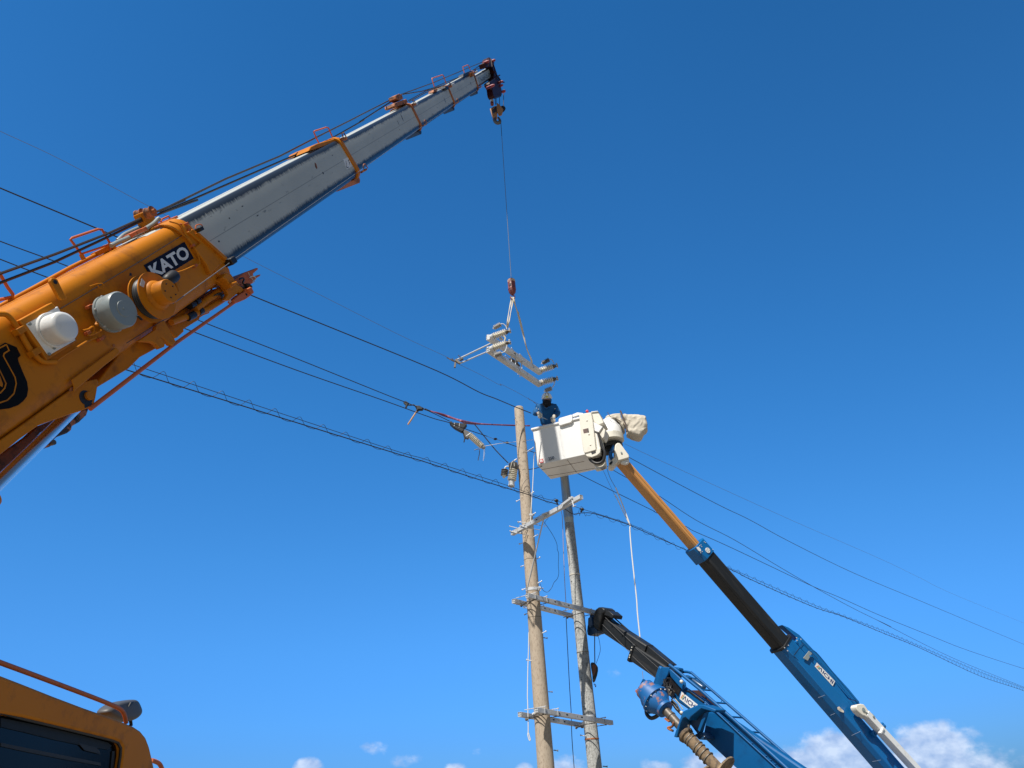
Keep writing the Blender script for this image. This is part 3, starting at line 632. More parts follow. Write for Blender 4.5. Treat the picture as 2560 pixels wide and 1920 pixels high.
# under the boom: stowed fly jib, brackets, luffing cylinder
def under(name, pts, th, m, w=-.02, parent=crane, bevel=.008, label=None):
    mb = MB(); mb.prism(CF.ons(pts,w), -CF.s*th); return obj(name, mb, m, parent, CF.mat(-1,-.5,0) if parent is crane else None, bevel=bevel, label=label)
JIB = under('fly_jib', zj((60,1075),(250,1300),(275,1305),(385,1205),(378,1168),(632,1012),(638,985),(700,945),(795,910),(790,880),(860,850),(1040,720),(1100,600),(1040,470),(880,520),(500,770)), .26, ORG, w=-.20, label='orange jib stowed under the boom')
j2 = MB(); j2.tube(CF.ons(zj((180,1060),(450,960),(760,850),(1000,700)),-.13), .03, 12); j2.tube(CF.ons(zj((560,860),(750,700),(850,640),(960,540)),-.12), .035, 12); obj('jib_cylinder', j2, ORG, JIB)
j2 = MB()
for a, b in (((440,985),(545,935)),((610,895),(665,870)),((470,800),(540,770)),((560,750),(610,715))): j2.tube(CF.ons(zj(a,b),-.12), .036, 12)
obj('jib_clamp', j2, GRS, JIB)
j2 = MB(); j2.prism(CF.ons(zj((150,1050),(330,980),(500,800),(840,520),(830,600),(700,700),(560,800),(420,960),(180,1080)),-.19), -CF.s*.02); obj('jib_recess', j2, RST, JIB, smooth=0)
bg_ = MB()
random.seed(5)
for k in range(7):
    a = random.uniform(0,6.28); c0 = zj(960+20*math.cos(a),620+30*math.sin(a)); bg_.tube(smooth_path([CF.on(*zj(830+12*k,650-6*k),-.1), CF.on(*c0,-.06), CF.on(*zj(990+8*k,680-14*k),-.1)],4), .006, 6)
obj('jib_hose', bg_, GRS, JIB)
bg_ = MB(); bg_.tube(smooth_path(CF.ons(zj((900,480),(960,430),(1000,440),(1010,470),(890,500)),-.1),5), .008, 6); obj('jib_pipe', bg_, CHR, JIB)
under('jib_hanger', zj((795,275),(850,300),(960,235),(1060,262),(1130,282),(1165,330),(1200,405),(1250,425),(1345,540),(1285,600),(1262,575),(1190,640),(1110,705),(1030,700),(1085,610),(1070,560),(1000,455),(930,410),(830,375),(800,330)), .05, ORG, w=-.02, parent=JIB)
hg = MB(); hg.prism(CF.ons(zj((1000,350),(1050,268),(1130,285),(1190,395),(1220,450),(1150,505),(1105,450),(1060,375)),.06), -CF.s*.10); hg.bar(CF.on(*zj(1120,450),.07), CF.on(*zj(1210,420),.07), .05,.02); obj('hanger_block', hg, ORG, JIB, bevel=.01)
under('jib_fork', zj((1185,385),(1340,268),(1400,240),(1480,222),(1535,190),(1562,186),(1570,212),(1525,250),(1490,282),(1492,310),(1512,320),(1570,298),(1615,290),(1600,318),(1545,352),(1520,375),(1515,412),(1480,435),(1400,475),(1340,520),(1290,470),(1240,430)), .22, ORR, w=-.10, parent=JIB)
fk = MB(); fk.tube(smooth_path(CF.ons(zj((1430,345),(1470,322),(1520,335),(1525,370),(1490,400),(1480,420)),-.06),4), .006, 6); fk.tube(CF.ons(zj((1405,260),(1440,320),(1490,390)),-.07), .004, 5); obj('fork_pin_ring', fk, GLV, JIB)
fk = MB(); fk.tube(smooth_path(CF.ons(zj((1270,370),(1320,350),(1340,380),(1320,430),(1380,490),(1370,520)),-.05),4), .010, 7); fk.ball(CF.on(*zj(1400,490),-.04), .05, 8, (1,1,.6)); fk.tube(smooth_path(CF.ons(zj((1220,460),(1300,500),(1350,530)),-.03),4),.012,7); obj('jib_hydraulic_hose', fk, GRS, JIB)
under('strut_bracket', zj((1170,700),(1290,600),(1365,565),(1360,520),(1440,490),(1465,505),(1508,580),(1440,640),(1370,690),(1240,745),(1200,740)), .08, ORR, w=.0, parent=JIB)
sb = MB(); sb.disc(CF.on(*zj(1380,615),.002), CF.s, .013, .004, 12); obj('strut_hole', sb, GRS, JIB)
sb = MB(); sb.prism(CF.ons(zj((1400,520),(1445,490),(1470,500),(1505,575),(1470,600)),.03), -CF.s*.14); obj('strut_end_block', sb, ORR, JIB, bevel=.01)
st = MB(); pts = CF.ons([zj(1210,725),zj(260,1385),z1(712,1650)],-.03); st.tube(pts, [.015,.0165,.0185], 14); obj('jib_strut', st, ORR, JIB)
st = MB(); st.tube([CF.on(*zj(1110,700),-.03), CF.on(*zj(1120,740),-.03)], .012, 8); obj('strut_pin', st, GLV, JIB)
under('boom_foot_hook', z1((1100,1112),(1228,1022),(1238,962),(1300,952),(1392,1120),(1372,1148),(1345,1145),(1300,1100),(1272,1090),(1306,1128),(1300,1160),(1262,1175),(1235,1142),(1205,1120)), .04, ORG, w=.01, parent=BASE, bevel=.006)
under('boom_foot_hook', z1((1180,1000),(1262,960),(1302,952),(1392,1122),(1372,1148),(1350,1140)), .03, ORG, w=-.28, parent=BASE, bevel=.006)
under('lower_rail', z1((740,1530),(760,1450),(955,1200),(1090,1108),(1200,1120),(1258,1160),(1110,1240),(1020,1330),(770,1480)), .18, ORG, w=-.10, parent=BASE, bevel=.012)
br = under('cylinder_bracket', z2((-60,1080),(0,1040),(300,830),(700,540),(760,500),(880,430),(1003,402),(1022,425),(992,600),(978,650),(925,702),(840,735),(740,765),(400,885),(200,1030),(0,1192),(-60,1240)), .04, ORG, w=-.03, parent=BASE, bevel=.006)
under('cylinder_bracket', z2((-60,1080),(0,1040),(300,830),(700,540),(760,500),(880,430),(1003,402),(1022,425),(992,600),(978,650),(925,702),(840,735),(740,765),(400,885),(200,1030),(0,1192),(-60,1240)), .04, ORR, w=-.45, parent=BASE, bevel=.006)
gz = MB(); gz.disc(CF.on(*z2(890,600),-.029), CF.s, .058, .002, 24); gz.prism(CF.ons(z2((870,640),(945,640),(955,670),(900,700),(880,705)),-.029), CF.s*.0015); obj('grease_stain', gz, GRS, br, smooth=0)
gz = MB(); gz.lathe(CF.on(*z2(912,583),-.03), CF.s, [(0,.034),(.02,.034),(.024,.030)], 24); obj('pivot_pin', gz, ORG, br)
cy = MB(); A_ = CF.on(*z2(835,650),-.25); B_ = CF.on(*z2(-120,1590),-.25); cy.tube([A_,B_], .045, 32)
CYL = obj('luffing_cylinder', cy, CHR, crane, smooth=60, label='chromed luffing cylinder rod')
cy = MB(); d_ = (B_-A_).normalized(); cy.tube([B_+d_*.02, B_+d_*1.6], .10, 24); obj('cylinder_barrel', cy, ORG, CYL)
rd = MB(); rd.prism(CF.ons(z2((400,890),(640,800),(420,960),(280,1110),(0,1400),(-80,1480),(-80,1290),(0,1200),(280,1000)),-.38), -CF.s*.05); obj('cylinder_guard', rd, RSD, BASE, bevel=.004)
rd = MB(); rd.prism(CF.ons(z2((740,770),(925,702),(900,780),(825,850),(752,892),(742,935),(700,965),(600,1002),(552,1040),(550,1085),(520,1106),(442,1110),(480,1060),(600,940),(700,840)),-.36), -CF.s*.10); obj('hydraulic_block', rd, mat('rusty_black_block',(.05,.03,.025),.6,dirt=(.45,.17,.09),amt=.8,scale=14,thr=.52,soft=.03), CYL, bevel=.01)
rd = MB(); rd.disc(CF.on(*z2(797,797),-.355), CF.s, .014, .02, 12); rd.disc(CF.on(*z2(530,1070),-.355), CF.s, .02, .03, 12); rd.tube(CF.ons(z2((790,800),(822,850)),-.33), .003, 5); obj('block_bolt', rd, SAG, CYL)

# crane cab (near, lower left)
P0, P1 = atD(0,1690,4.4), atD(330,1815,5.6); hd_ = V((P1.x-P0.x,P1.y-P0.y,0)).normalized(); cn = V((-hd_.y,hd_.x,0))
if cn.dot(P0-C0) < 0: cn = -cn
CP = Plane(P0, cn)
roof = zc((-420,300),(0,452),(300,568),(700,728),(1100,880),(1400,985),(1600,1062),(1740,1122),(1830,1182),(1895,1262),(1940,1380),(1980,1550),(2020,1740))
win = zc((18,950),(300,1005),(700,1100),(1200,1222),(1480,1292),(1560,1325),(1598,1395),(1592,1500),(1570,1640),(1560,1740))
outer = CP.ons(roof); low = outer[-1].z-1.25
body_pts = outer+[V((outer[-1].x,outer[-1].y,low)), V((outer[0].x,outer[0].y,low))]
CAB = MB(); k = len(body_pts); TH = 1.15
win3 = CP.ons(win); 
wlow = low+.45
win_loop = win3+[V((win3[-1].x,win3[-1].y,wlow)), V((win3[0].x,win3[0].y,wlow))]
def cab_shell():
    b = bmesh.new()
    o_ = [b.verts.new(p) for p in body_pts]; w_ = [b.verts.new(p) for p in win_loop]
    eo = [b.edges.new((o_[i],o_[(i+1)%len(o_)])) for i in range(len(o_))]; ew = [b.edges.new((w_[i],w_[(i+1)%len(w_)])) for i in range(len(w_))]
    bmesh.ops.triangle_fill(b, use_beauty=True, use_dissolve=False, edges=eo+ew)
    vs = [v.co.copy() for v in b.verts]; b.verts.index_update(); fs = [tuple(v.index for v in f.verts) for f in b.faces]; b.free(); return vs, fs
vs, fs = cab_shell(); CAB.add(vs, fs)
o0 = len(CAB.v); CAB.add([p+cn*TH for p in body_pts], [tuple(range(k))])
for i in range(k): CAB.f.append((i,(i+1)%k,o0+(i+1)%k,o0+i))
k2 = len(win_loop)
rec = .06; o1 = len(CAB.v); CAB.v += [p+cn*rec for p in win_loop]
for i in range(k2): CAB.f.append((k+i,k+(i+1)%k2,o1+(i+1)%k2,o1+i))
cab = obj('cab', CAB, ORG, crane, M.Translation(body_pts[-1]), bevel=.018, seg=3, merge=True, label='orange operator cab')
gl = MB(); gl.prism([p+cn*(rec-.01) for p in win_loop], cn*.006); WN = obj('side_window', gl, DGL, cab, smooth=0)
# window frame band and blinds behind the edge
def bandpts(pts, off): return CP.ons(zc(*pts), off)
fb = MB()
fb.prism(bandpts(((10,1010),(300,1065),(700,1150),(1100,1245),(1400,1330),(1450,1370),(1400,1420),(1200,1395),(700,1290),(300,1190),(10,1125)),rec-.018), cn*.006); obj('sun_blind', fb, mat('blue_grey_blind',(.016,.025,.036),.6,spec=.2), WN, smooth=0)
fb = MB(); fb.prism(bandpts(((10,1330),(300,1390),(800,1490),(1300,1590),(1310,1630),(800,1540),(300,1440),(10,1375)),rec-.018), cn*.006)
fb.prism(bandpts(((1455,1440),(1490,1440),(1470,1740),(1430,1740)),rec-.018), cn*.006); fb.prism(bandpts(((1010,1330),(1250,1395),(1290,1440),(1300,1480),(1100,1430)),rec-.02), cn*.004); obj('window_trim', fb, CBI, WN, smooth=0)
sealp = win_loop; sl_ = MB(); c_ = sum(sealp, V((0,0,0)))/len(sealp)
sl_.tube([p+cn*.02 for p in sealp], .012, 6, close=True); obj('window_seal', sl_, RUB, WN)
# roof rail
rp3 = CP.ons(zc((-400,145),(0,292),(400,440),(800,590),(1200,742),(1420,830),(1540,885),(1590,930),(1618,990),(1635,1080)), .10)
rr = MB(); rr.tube(smooth_path(rp3,5), .0155, 12); obj('roof_rail', rr, ORR, cab, smooth=60)
# mirror behind roof
mp = CP.on(*zc(1620,925), .35); up_ = V((0,0,1)); rgt = RT
mr_ = MB()
mpts = [(1375,960),(1385,910),(1420,870),(1500,810),(1600,785),(1745,760),(1790,780),(1830,870),(1852,940),(1800,1010),(1720,1055),(1600,1070),(1450,1010)]
cen = zc(1620,925); front = [CP.on(*zc(*p),.31) for p in mpts]; cc = sum(front,V((0,0,0)))/len(front)
loops = [(.05,.62),(.0,.86),(-.0,1.0)]
o_ = len(mr_.v); n_ = len(front)
for off, s_c in ((-.035,.72),(-.02,.9),(.01,1.0),(.08,.98),(.12,.85)):
    mr_.v += [cc+(p-cc)*s_c+cn*off for p in front]
for L_ in range(4):
    for i in range(n_): mr_.f.append((L_*n_+i, L_*n_+(i+1)%n_, (L_+1)*n_+(i+1)%n_, (L_+1)*n_+i))
mr_.f += [tuple(range(n_))[::-1], tuple(range(4*n_,5*n_))]
MR = obj('mirror', mr_, mat('grey_plastic',(.08,.083,.088),.5), cab, bevel=0, smooth=80, label='grey plastic mirror')
sb_ = MR.modifiers.new('sub','SUBSURF'); sb_.levels = sb_.render_levels = 2
ms = MB(); ms.prism([CP.on(*zc(*p),.268) for p in ((1668,862),(1700,805),(1730,795),(1732,815),(1690,855))], cn*.01); obj('mirror_slot', ms, GRS, MR, smooth=0)
ms = MB(); ms.tube([CP.on(*zc(1690,1040),.33), CP.on(*zc(1700,1100),.33), CP.on(*zc(1640,1150),.33)], .014, 8); obj('mirror_arm', ms, BLK, MR)
gh = MB(); gh.tube(smooth_path(CP.ons(zc((1960,1560),(2000,1570),(2060,1600),(2095,1660),(2110,1740),(2110,1900)),.10),5), .017, 10); obj('grab_handle', gh, ORR, cab)
# slewing body under the boom (below the frame)
tb = MB(); tb.box(V((foot.x-.1,foot.y+.3,1.0)), V((.45,0,0)), V((0,1.0,0)), V((0,0,.55))); obj('slewing_body', tb, ORG, crane, bevel=.05)
tb = MB(); tb.box(V((foot.x-.4,foot.y+.8,.42)), V((1.25,0,0)), V((0,2.9,0)), V((0,0,.2))); CHS = obj('carrier', tb, ORG, crane, bevel=.05)
for sx_ in (-1,1):
    for sy_ in (-1,1):
        mb = MB(); mb.lathe(V((foot.x-.4+sx_*1.3,foot.y+.8+sy_*1.7,.5)), V((sx_,0,0)), [(-.3,.42),(-.25,.5),(-.02,.5),(0,.42),(-.05,.28)], 28); obj('wheel', mb, RUB, crane)
# haul wire, hook block
HB = empty('hook_block', HY(540,1250), 'orange-tan hook block with steel hook hanging under the boom head', 'hook block')
bx = Frame(HY(530,1420), HY(560,1130)); 
def hyp(pts, dy): return [HY(x,y,dy) for x, y in pts]
mb = MB(); mb.prism(hyp(((540,1120),(560,1112),(605,1150),(645,1200),(682,1245),(668,1320),(650,1370),(592,1392),(560,1340),(540,1240)),-.16), V((0,.03,0))); obj('cheek_plate', mb, mat('faded_tan_paint',(.36,.18,.08),.6,dirt=(.1,.05,.03),amt=.8,scale=9), HB, bevel=.008)
mb = MB(); mb.prism(hyp(((388,1240),(462,1192),(530,1168),(545,1180),(470,1215),(440,1290),(480,1360),(470,1430),(438,1410)),.12), V((0,.03,0))); obj('cheek_plate', mb, bpy.data.materials['faded_tan_paint'], HB, bevel=.008)
mb = MB(); mb.prism(hyp(((440,1370),(520,1300),(545,1310),(550,1345),(480,1410),(455,1400)),-.1), V((0,.22,0))); obj('hook_crosshead', mb, bpy.data.materials['faded_tan_paint'], HB, bevel=.012)
for dy, c in ((-.08,(520,1260)),(.02,(525,1250)),(.1,(640,1240))):
    mb = MB(); mb.lathe(HY(*c,dy), V((.5,1,0)), [(0,.13),(.012,.13),(.02,.1),(.035,.1),(.043,.13),(.055,.13)], 24); obj('sheave', mb, GRS, HB)
hp_ = smooth_path([HY(x,y) for x, y in ((520,1380),(500,1430),(490,1475),(510,1520),(555,1548),(598,1540),(610,1505),(595,1460),(575,1430))],5)
mb = MB(); kk = len(hp_); mb.tube(hp_, [.03+.03*math.sin(math.pi*min(1,i/kk*1.1)) for i in range(kk)], 12); obj('hook', mb, mat('worn_steel_hook',(.14,.14,.145),.4,metal=.6,dirt=(.06,.05,.05),amt=.8,scale=10), HB, smooth=60)
# thin line down to the swivel
wY = HY(632,1500).y
mb = MB(); mb.tube([HY(612,1500), atY(*z4(1947,1020),wY-.0), atY(*z4(1960,1215),wY)], .010, 6)
LW = obj('lifting_wire', mb, WIR, None, M.Translation(HY(632,1500)))
tag(LW, 'thin vertical wire from the crane hook down to the maroon swivel hook', 'wire')
mb = MB(); mb.tube([atY(*z4(1960,1215),wY), atY(1277.8,692,wY)], .0085, 6); obj('pale_wire', mb, STL, LW)

# ================================================================ utility poles
X1 = atY(1331,1470,16).x; P1B = V((X1,16,0))
def polepos(px, py, Y): p = atY(px,py,Y); return V((p.x,p.y,0))
P2B = polepos(1449.5,1560,17.35)
pole1 = empty('utility_pole', P1B, 'tan concrete utility pole with step bolts, its cut top bare', 'utility pole', 'two concrete poles tied by crossarms')
ztop1 = atY(1292,1018,16).z
def shaft(z): return .112+(10.13-z)/150.0
prof = [(0,shaft(0)),(1.5,shaft(1.5)),(5.1,shaft(5.1)),(ztop1-.05,shaft(ztop1)),(ztop1-.012,shaft(ztop1)-.012),(ztop1,shaft(ztop1)-.035)]
mb = MB(); mb.lathe(P1B, V((0,0,1)), prof, 40); SH1 = obj('shaft', mb, CNB, pole1, smooth=50)
def at1(px, py, Y=16): return atY(px,py,Y)
for z in (atY(1330,1541,15.85).z, atY(1325,1395,15.85).z):
    mb = MB(); r_ = shaft(z); mb.lathe(P1B+V((0,0,z)), V((0,0,1)), [(-.006,r_-.01),(-.006,r_+.0022),(.006,r_+.0022),(.006,r_-.01)], 40); obj('casting_seam', mb, mat('seam_line',(.22,.18,.13),.9), SH1)
# faint ring and stamp marks, drilled holes
for c in ((1288.5,1046),(1286,1050),(1295,1138),(1302.5,1237.8),(1310.5,1344.7),(1317,1185)):
    p = atY(*c,15.88); mb = MB(); mb.disc(p-V((0,.01,0)), V((0,-1,0)), .010, .014, 10); obj('drilled_hole', mb, GRS, SH1)
mb = MB()
for k, c in enumerate([(262,785),(270,880),(305,1000),(370,790),(375,930),(300,1090),(375,1050),(310,1180),(370,1160),(300,1210)]):
    p = atY(*zb(*c),16); dx = p.x-X1; r_ = shaft(p.z)
    if abs(dx) < r_*.9:
        y_ = 16-math.sqrt(r_*r_-dx*dx)-.002
        mb.tube([V((p.x+.035*math.cos(a),16-math.sqrt(max(1e-4,r_*r_-(dx+.035*math.cos(a))**2))-.001,p.z+.022*math.sin(a))) for a in (0.3,1.0,1.8,2.6,3.3,4.0)], .0028, 4)
obj('stamped_marks', mb, mat('pencil_grey',(.16,.14,.12),.9), SH1)
def bolt(pole, px, py, qx, qy, Y, m=GLV, r=.0095):
    a, b = atY(px,py,Y), atY(qx,qy,Y); mb = MB(); d = (b-a).normalized()
    mb.lathe(a, d, [(0,r),((b-a).length,r),((b-a).length+.001,r*1.9),((b-a).length+.018,r*1.9)], 8); return obj('step_bolt', mb, m, pole)
for a, b in ((zu(330,270),zu(290,292)),(zu(450,205),zu(515,168)),(zu(480,490),zu(540,457)),(zu(500,795),zu(567,762)),(zu(368,870),zu(328,882)),(zu(535,1108),zu(600,1072)),(zu(388,1180),zu(352,1195)),(zu(560,1435),zu(625,1400)),(zu(415,1498),zu(370,1515)),
             (zm(595,448),zm(655,415)),(zm(620,798),zm(685,768)),(zm(455,455),zm(385,435)),(zm(505,1175),zm(430,1160))):
    bolt(pole1, *a, *b, 15.93)
for a, b in ((zm(655,853),zm(700,858)),(zm(435,520),zm(400,530)),(zm(725,1600),zm(770,1602)),(zn(795,970),zn(848,975))): bolt(pole1, *a, *b, 16.02, mat('weathered_bolt',(.12,.13,.15),.5) if 'weathered_bolt' not in bpy.data.materials else bpy.data.materials['weathered_bolt'])
bolt(pole1, *zu(345,570), *zu(312,585), 15.9); bolt(pole1, *zb(405,890), *zb(485,840), 15.95, r=.008); bolt(pole1, *zb(410,905), *zb(480,858), 15.97, r=.006)
# band holding the brace foot
zb1 = atY(*zu(500,1495),15.85).z; r_ = shaft(zb1)
mb = MB(); mb.lathe(P1B+V((0,0,zb1)), V((0,0,1)), [(-.03,r_),(-.03,r_+.008),(.03,r_+.008),(.03,r_)], 40)
BND = obj('pole_band', mb, GLV, pole1)
mb = MB(); mb.box(P1B+V((r_*.95,-r_*.45,zb1)), V((.04,0,0)), V((0,.012,0)), V((0,0,.045))); mb.tube([P1B+V((r_*.7,-r_*.9,zb1+.01)),P1B+V((r_+.09,-r_*.2,zb1+.01))], .01, 8); obj('band_bolt', mb, GLV, BND)
# loose tie-wire bits above the upper arm
mb = MB(); mb.tube(smooth_path([atY(*zu(*c),15.8) for c in ((345,640),(410,600),(430,545),(500,525),(560,520),(640,470),(720,520),(690,560),(670,600),(620,630),(560,610))],4), .004, 5)
obj('tie_wire', mb, WIR, pole1)
mb = MB(); mb.tube(smooth_path([atY(*zu(*c),15.75) for c in ((650,560),(720,660),(790,770),(840,880),(848,960),(865,1020),(862,1180),(868,1280),(850,1360),(800,1420),(770,1490),(720,1545),(680,1545),(640,1510),(605,1425))],4), .005, 6)
tag(obj('dangling_wire', mb, WIR), 'thin black wire hanging in a long loop between the two poles', 'wire')

pole2 = empty('utility_pole', P2B, 'grey mottled concrete pole with a shiny galvanised pipe on top', 'utility pole', 'two concrete poles tied by crossarms')
zj2 = atY(1423,1297,17.35).z; zt2 = 9.0
def sh2(z): return .113+(zj2-z)/150.0
mb = MB(); mb.lathe(P2B, V((0,0,1)), [(0,sh2(0)),(zj2-.02,sh2(zj2)),(zj2,sh2(zj2)-.02)], 40); SH2 = obj('shaft', mb, CNG, pole2, smooth=50)
mb = MB(); mb.lathe(P2B, V((0,0,1)), [(zj2-.45,.10),(zj2-.01,.118),(zj2,.122),(zj2+.03,.122),(zt2,.104),(zt2+.01,.09)], 40); obj('galvanised_extension', mb, GLP, pole2, smooth=30)
for px, py, hh, m in ((1436,1433,.016,mat('ivory_band',(.62,.58,.5),.6)),(1452,1628.5,.004,bpy.data.materials['seam_line']),(1462,1847.5,.012,RST)):
    z = atY(px,py,17.2).z; r_ = sh2(z); mb = MB(); mb.lathe(P2B+V((0,0,z)), V((0,0,1)), [(-hh,r_-.01),(-hh,r_+.007),(hh,r_+.007),(hh,r_-.01)], 40); obj('pole_band', mb, m, pole2)
for c in (zu(1115,1095),zu(1042,1412),zu(1150,1402),zm(1225,745),zm(1105,735),zm(1178,1440),zn(1215,380),zu(950,465)):
    p = atY(*c,17.35); dx = p.x-P2B.x; r_ = sh2(p.z); 
    if abs(dx) < r_*.93:
        y_ = P2B.y-math.sqrt(r_*r_-dx*dx); mb = MB(); mb.disc(V((p.x,y_+.006,p.z)), V((dx,y_-P2B.y,0)), .013, .009, 10); obj('drilled_hole', mb, GRS, SH2)
bolt(pole2, *zn(1245,775), *zn(1175,765), 17.25); bolt(pole2, *zn(1475,1192), *zn(1530,1197), 17.35, bpy.data.materials['weathered_bolt']); bolt(pole2, *zm(1350,1490), *zm(1375,1525), 17.4, bpy.data.materials['weathered_bolt'], r=.006)
zc2 = atY(1452,1700,17.2).z
mb = MB(); mb.tube([V((P2B.x-.035,P2B.y-sh2(z)-.0005,z)) for z in (2.3,3.3,4.4,5.4)], .0035, 5); obj('mould_line', mb, mat('pale_line',(.45,.45,.43),.9), SH2)

# ---- crossarms
def u_bolt(p, q, parent, m=GLV, r=.011):
    mb = MB(); mb.tube([p,q], r, 8); return obj('clamp_bolt', mb, m, parent)
def arm_beam(A, B, w, parent, name='beam', ends=True, slots=()):
    A, B = V(A), V(B); d = (B-A).normalized(); up = V((0,0,1)); sd = d.cross(up).normalized()
    if sd.dot(C0-A) < 0: sd = -sd
    mb = MB(); h = w/2; t = .006; vs = []
    for e in (A, B):
        for a, b in ((-h,-h),(h,-h),(h,h),(-h,h)): vs.append(e+sd*a+up*b)
        for a, b in ((-h+t,-h+t),(h-t,-h+t),(h-t,h-t),(-h+t,h-t)): vs.append(e+sd*a+up*b)
    f = []
    for i in range(4):
        j = (i+1)%4; f.append((i,j,8+j,8+i)); f.append((4+i,12+i,12+j,4+j)); f.append((i,4+i,4+j,j)); f.append((8+i,8+j,12+j,12+i))
    mb.add(vs, f); L_ = (B-A).length
    bo = obj(name, mb, GLV, parent, bevel=.003)
    for e, s_ in ((A,1),(B,-1)):   # plastic end plugs
        pm = MB(); pm.box(e+d*s_*.02, d*.004, sd*(h-t-.001), up*(h-t-.001)); pm.box(e+d*s_*.01, d*.008, sd*.004, up*(h-t-.002)); pm.box(e+d*s_*.012, d*.006, sd*(h-t-.002), up*.004); obj('end_cap', pm, GLV, bo)
    for (u, hw) in slots:
        sm_ = MB(); c = A+d*(L_*u)+sd*(h+.0006); sm_.box(c, d*hw, sd*.0006, up*.012); obj('slot', sm_, GRS, bo)
    return bo, d, sd
# upper single arm
zU = atY(*zu(220,740),15.9).z
A, B = atZ(*zu(225,742),zU), atZ(*zu(1180,232),zU)
ua = empty('crossarm', (A+B)/2, 'bright white upper crossarm slanting up to the right, braced by a long rod', 'crossarm')
ub, ud, us = arm_beam(A, B, .085, ua, slots=((.22,.028),(.40,.03),(.31,.006),(.57,.006)))
def onarm(px, py, off=.05): return onplane(px, py, A+us*off, us)
for c, d_ in (((285,660),(290,735)),((415,590),(425,660)),((675,465),(700,510)),((1040,245),(1075,370))):
    mb = MB(); mb.bar(onarm(*zu(*c)), onarm(*zu(*d_)), .02, .008); obj('clamp_plate', mb, GLV, ua, bevel=.002)
for a, b in (((195,640),(285,662)),((200,705),(290,735)),((310,578),(410,592)),((340,630),(425,660))):
    p, q = onarm(*zu(*b)), onarm(*zu(*a),.06); mb = MB(); mb.tube([q,p], .008, 8); mb.lathe(q, q-p, [(0,.016),(.015,.016)], 6); mb.tube([p, p-us*.35], .007, 8); obj('through_bolt', mb, GLV, ua)
mb = MB(); mb.bar(onarm(*zu(1060,240)), onarm(*zu(905,355)), .05,.05); mb.bar(onarm(*zu(905,355)), onarm(*zu(930,375)), .05,.07); mb.bar(onarm(*zu(1045,262)), onarm(*zu(1075,372)), .03,.02); mb.tube([onarm(*zu(1005,242)),onarm(*zu(1050,250))],.01,8); mb.tube([onarm(*zu(1060,372)),onarm(*zu(1105,350))],.009,8); obj('pipe_clamp', mb, GLV, ua, bevel=.003)
mb = MB(); mb.bar(onarm(*zu(650,480)), onarm(*zu(715,455)), .07,.03); obj('sleeve_plate', mb, GLV, ua, bevel=.003)
mb = MB(); mb.tube([onarm(*zu(668,495),.07), atY(*zu(425,1535),15.78)], .014, 10); mb.ball(atY(*zu(425,1535),15.78), .022); obj('brace_rod', mb, GLV, ua)
mb = MB(); mb.tube(smooth_path([onarm(*zu(x,y),.08) for x, y in ((668,625),(672,645),(688,640),(690,625))],4), .006, 6); obj('eye_hook', mb, WHT, ua)
mb = MB(); mb.bar(onarm(*zu(470,480),-.1), onarm(*zu(520,480),-.1), .05,.04); mb.bar(onarm(*zu(440,655),-.05), onarm(*zu(515,660),-.05), .04,.05); mb.bar(onarm(*zu(310,725),-.0), onarm(*zu(355,730),-.0), .04,.04); obj('bolt_group', mb, GLV, ua, bevel=.004)
# middle and lower double arms
def double_arm(zf, L1, L2, K1, K2, label, Yl, Yr, Kl, Kr, plates, hid=False):
    A, B = atY(*L1,Yl), atY(*L2,Yr); A2, B2 = atY(*K1,Kl), atY(*K2,Kr)
    t = empty('crossarm_pair', (A+B)/2, label, 'crossarm', 'double crossarms clamping both poles')
    f_, d, sd = arm_beam(A, B, .088, t, slots=((.365,.03),(.5,.006),(.56,.03),(.27,.007)))
    arm_beam(A2, B2, .088, t, slots=((.47,.03),(.55,.006),(.64,.03)))
    for a, b in plates:
        p, q = onplane(*a, A+sd*.052, sd), onplane(*b, A+sd*.052, sd)
        mb = MB(); mb.bar(p, q, .022, .008); pl = obj('clamp_plate', mb, GLV, t, bevel=.002)
        for e in (p, q):
            mb = MB(); mb.tube([e+sd*.03, e-sd*.52], .0085, 8); mb.lathe(e+sd*.004, sd, [(0,.015),(.012,.015)], 6); obj('through_bolt', mb, GLV if e is p else SAG, t)
    return t, A, B, d, sd
MA = double_arm(0, zm(430,270), zm(1375,508), zm(240,345), zm(1075,558), 'grey double crossarm joining both poles at the black boom tip', 15.52, 17.43, 16.12, 18.02,
    ((zm(540,232),zm(548,322)),(zm(698,280),zm(712,370)),(zm(1180,418),zm(1190,508)),(zm(1310,458),zm(1318,530))))
LA = double_arm(0, zn(552,415), zn(1598,592), zn(325,475), zn(1230,632), 'grey double crossarm joining both poles lowest in view', 15.52, 17.43, 16.12, 18.02,
    ((zn(675,365),zn(680,475)),(zn(853,395),zn(862,500)),(zn(1345,487),zn(1357,595)),(zn(1505,518),zn(1513,620))))
for t, c in ((MA[0],zm(480,335)),(MA[0],zm(1100,500)),(LA[0],zn(560,468)),(LA[0],zn(1240,590))):
    mb = MB(); mb.box(atY(*c,16.0 if c[0] < 1400 else 17.5), V((.07,.05,0)), V((-.02,.03,0)), V((0,0,.022))); obj('wood_packing', mb, WHT, t, bevel=.006)
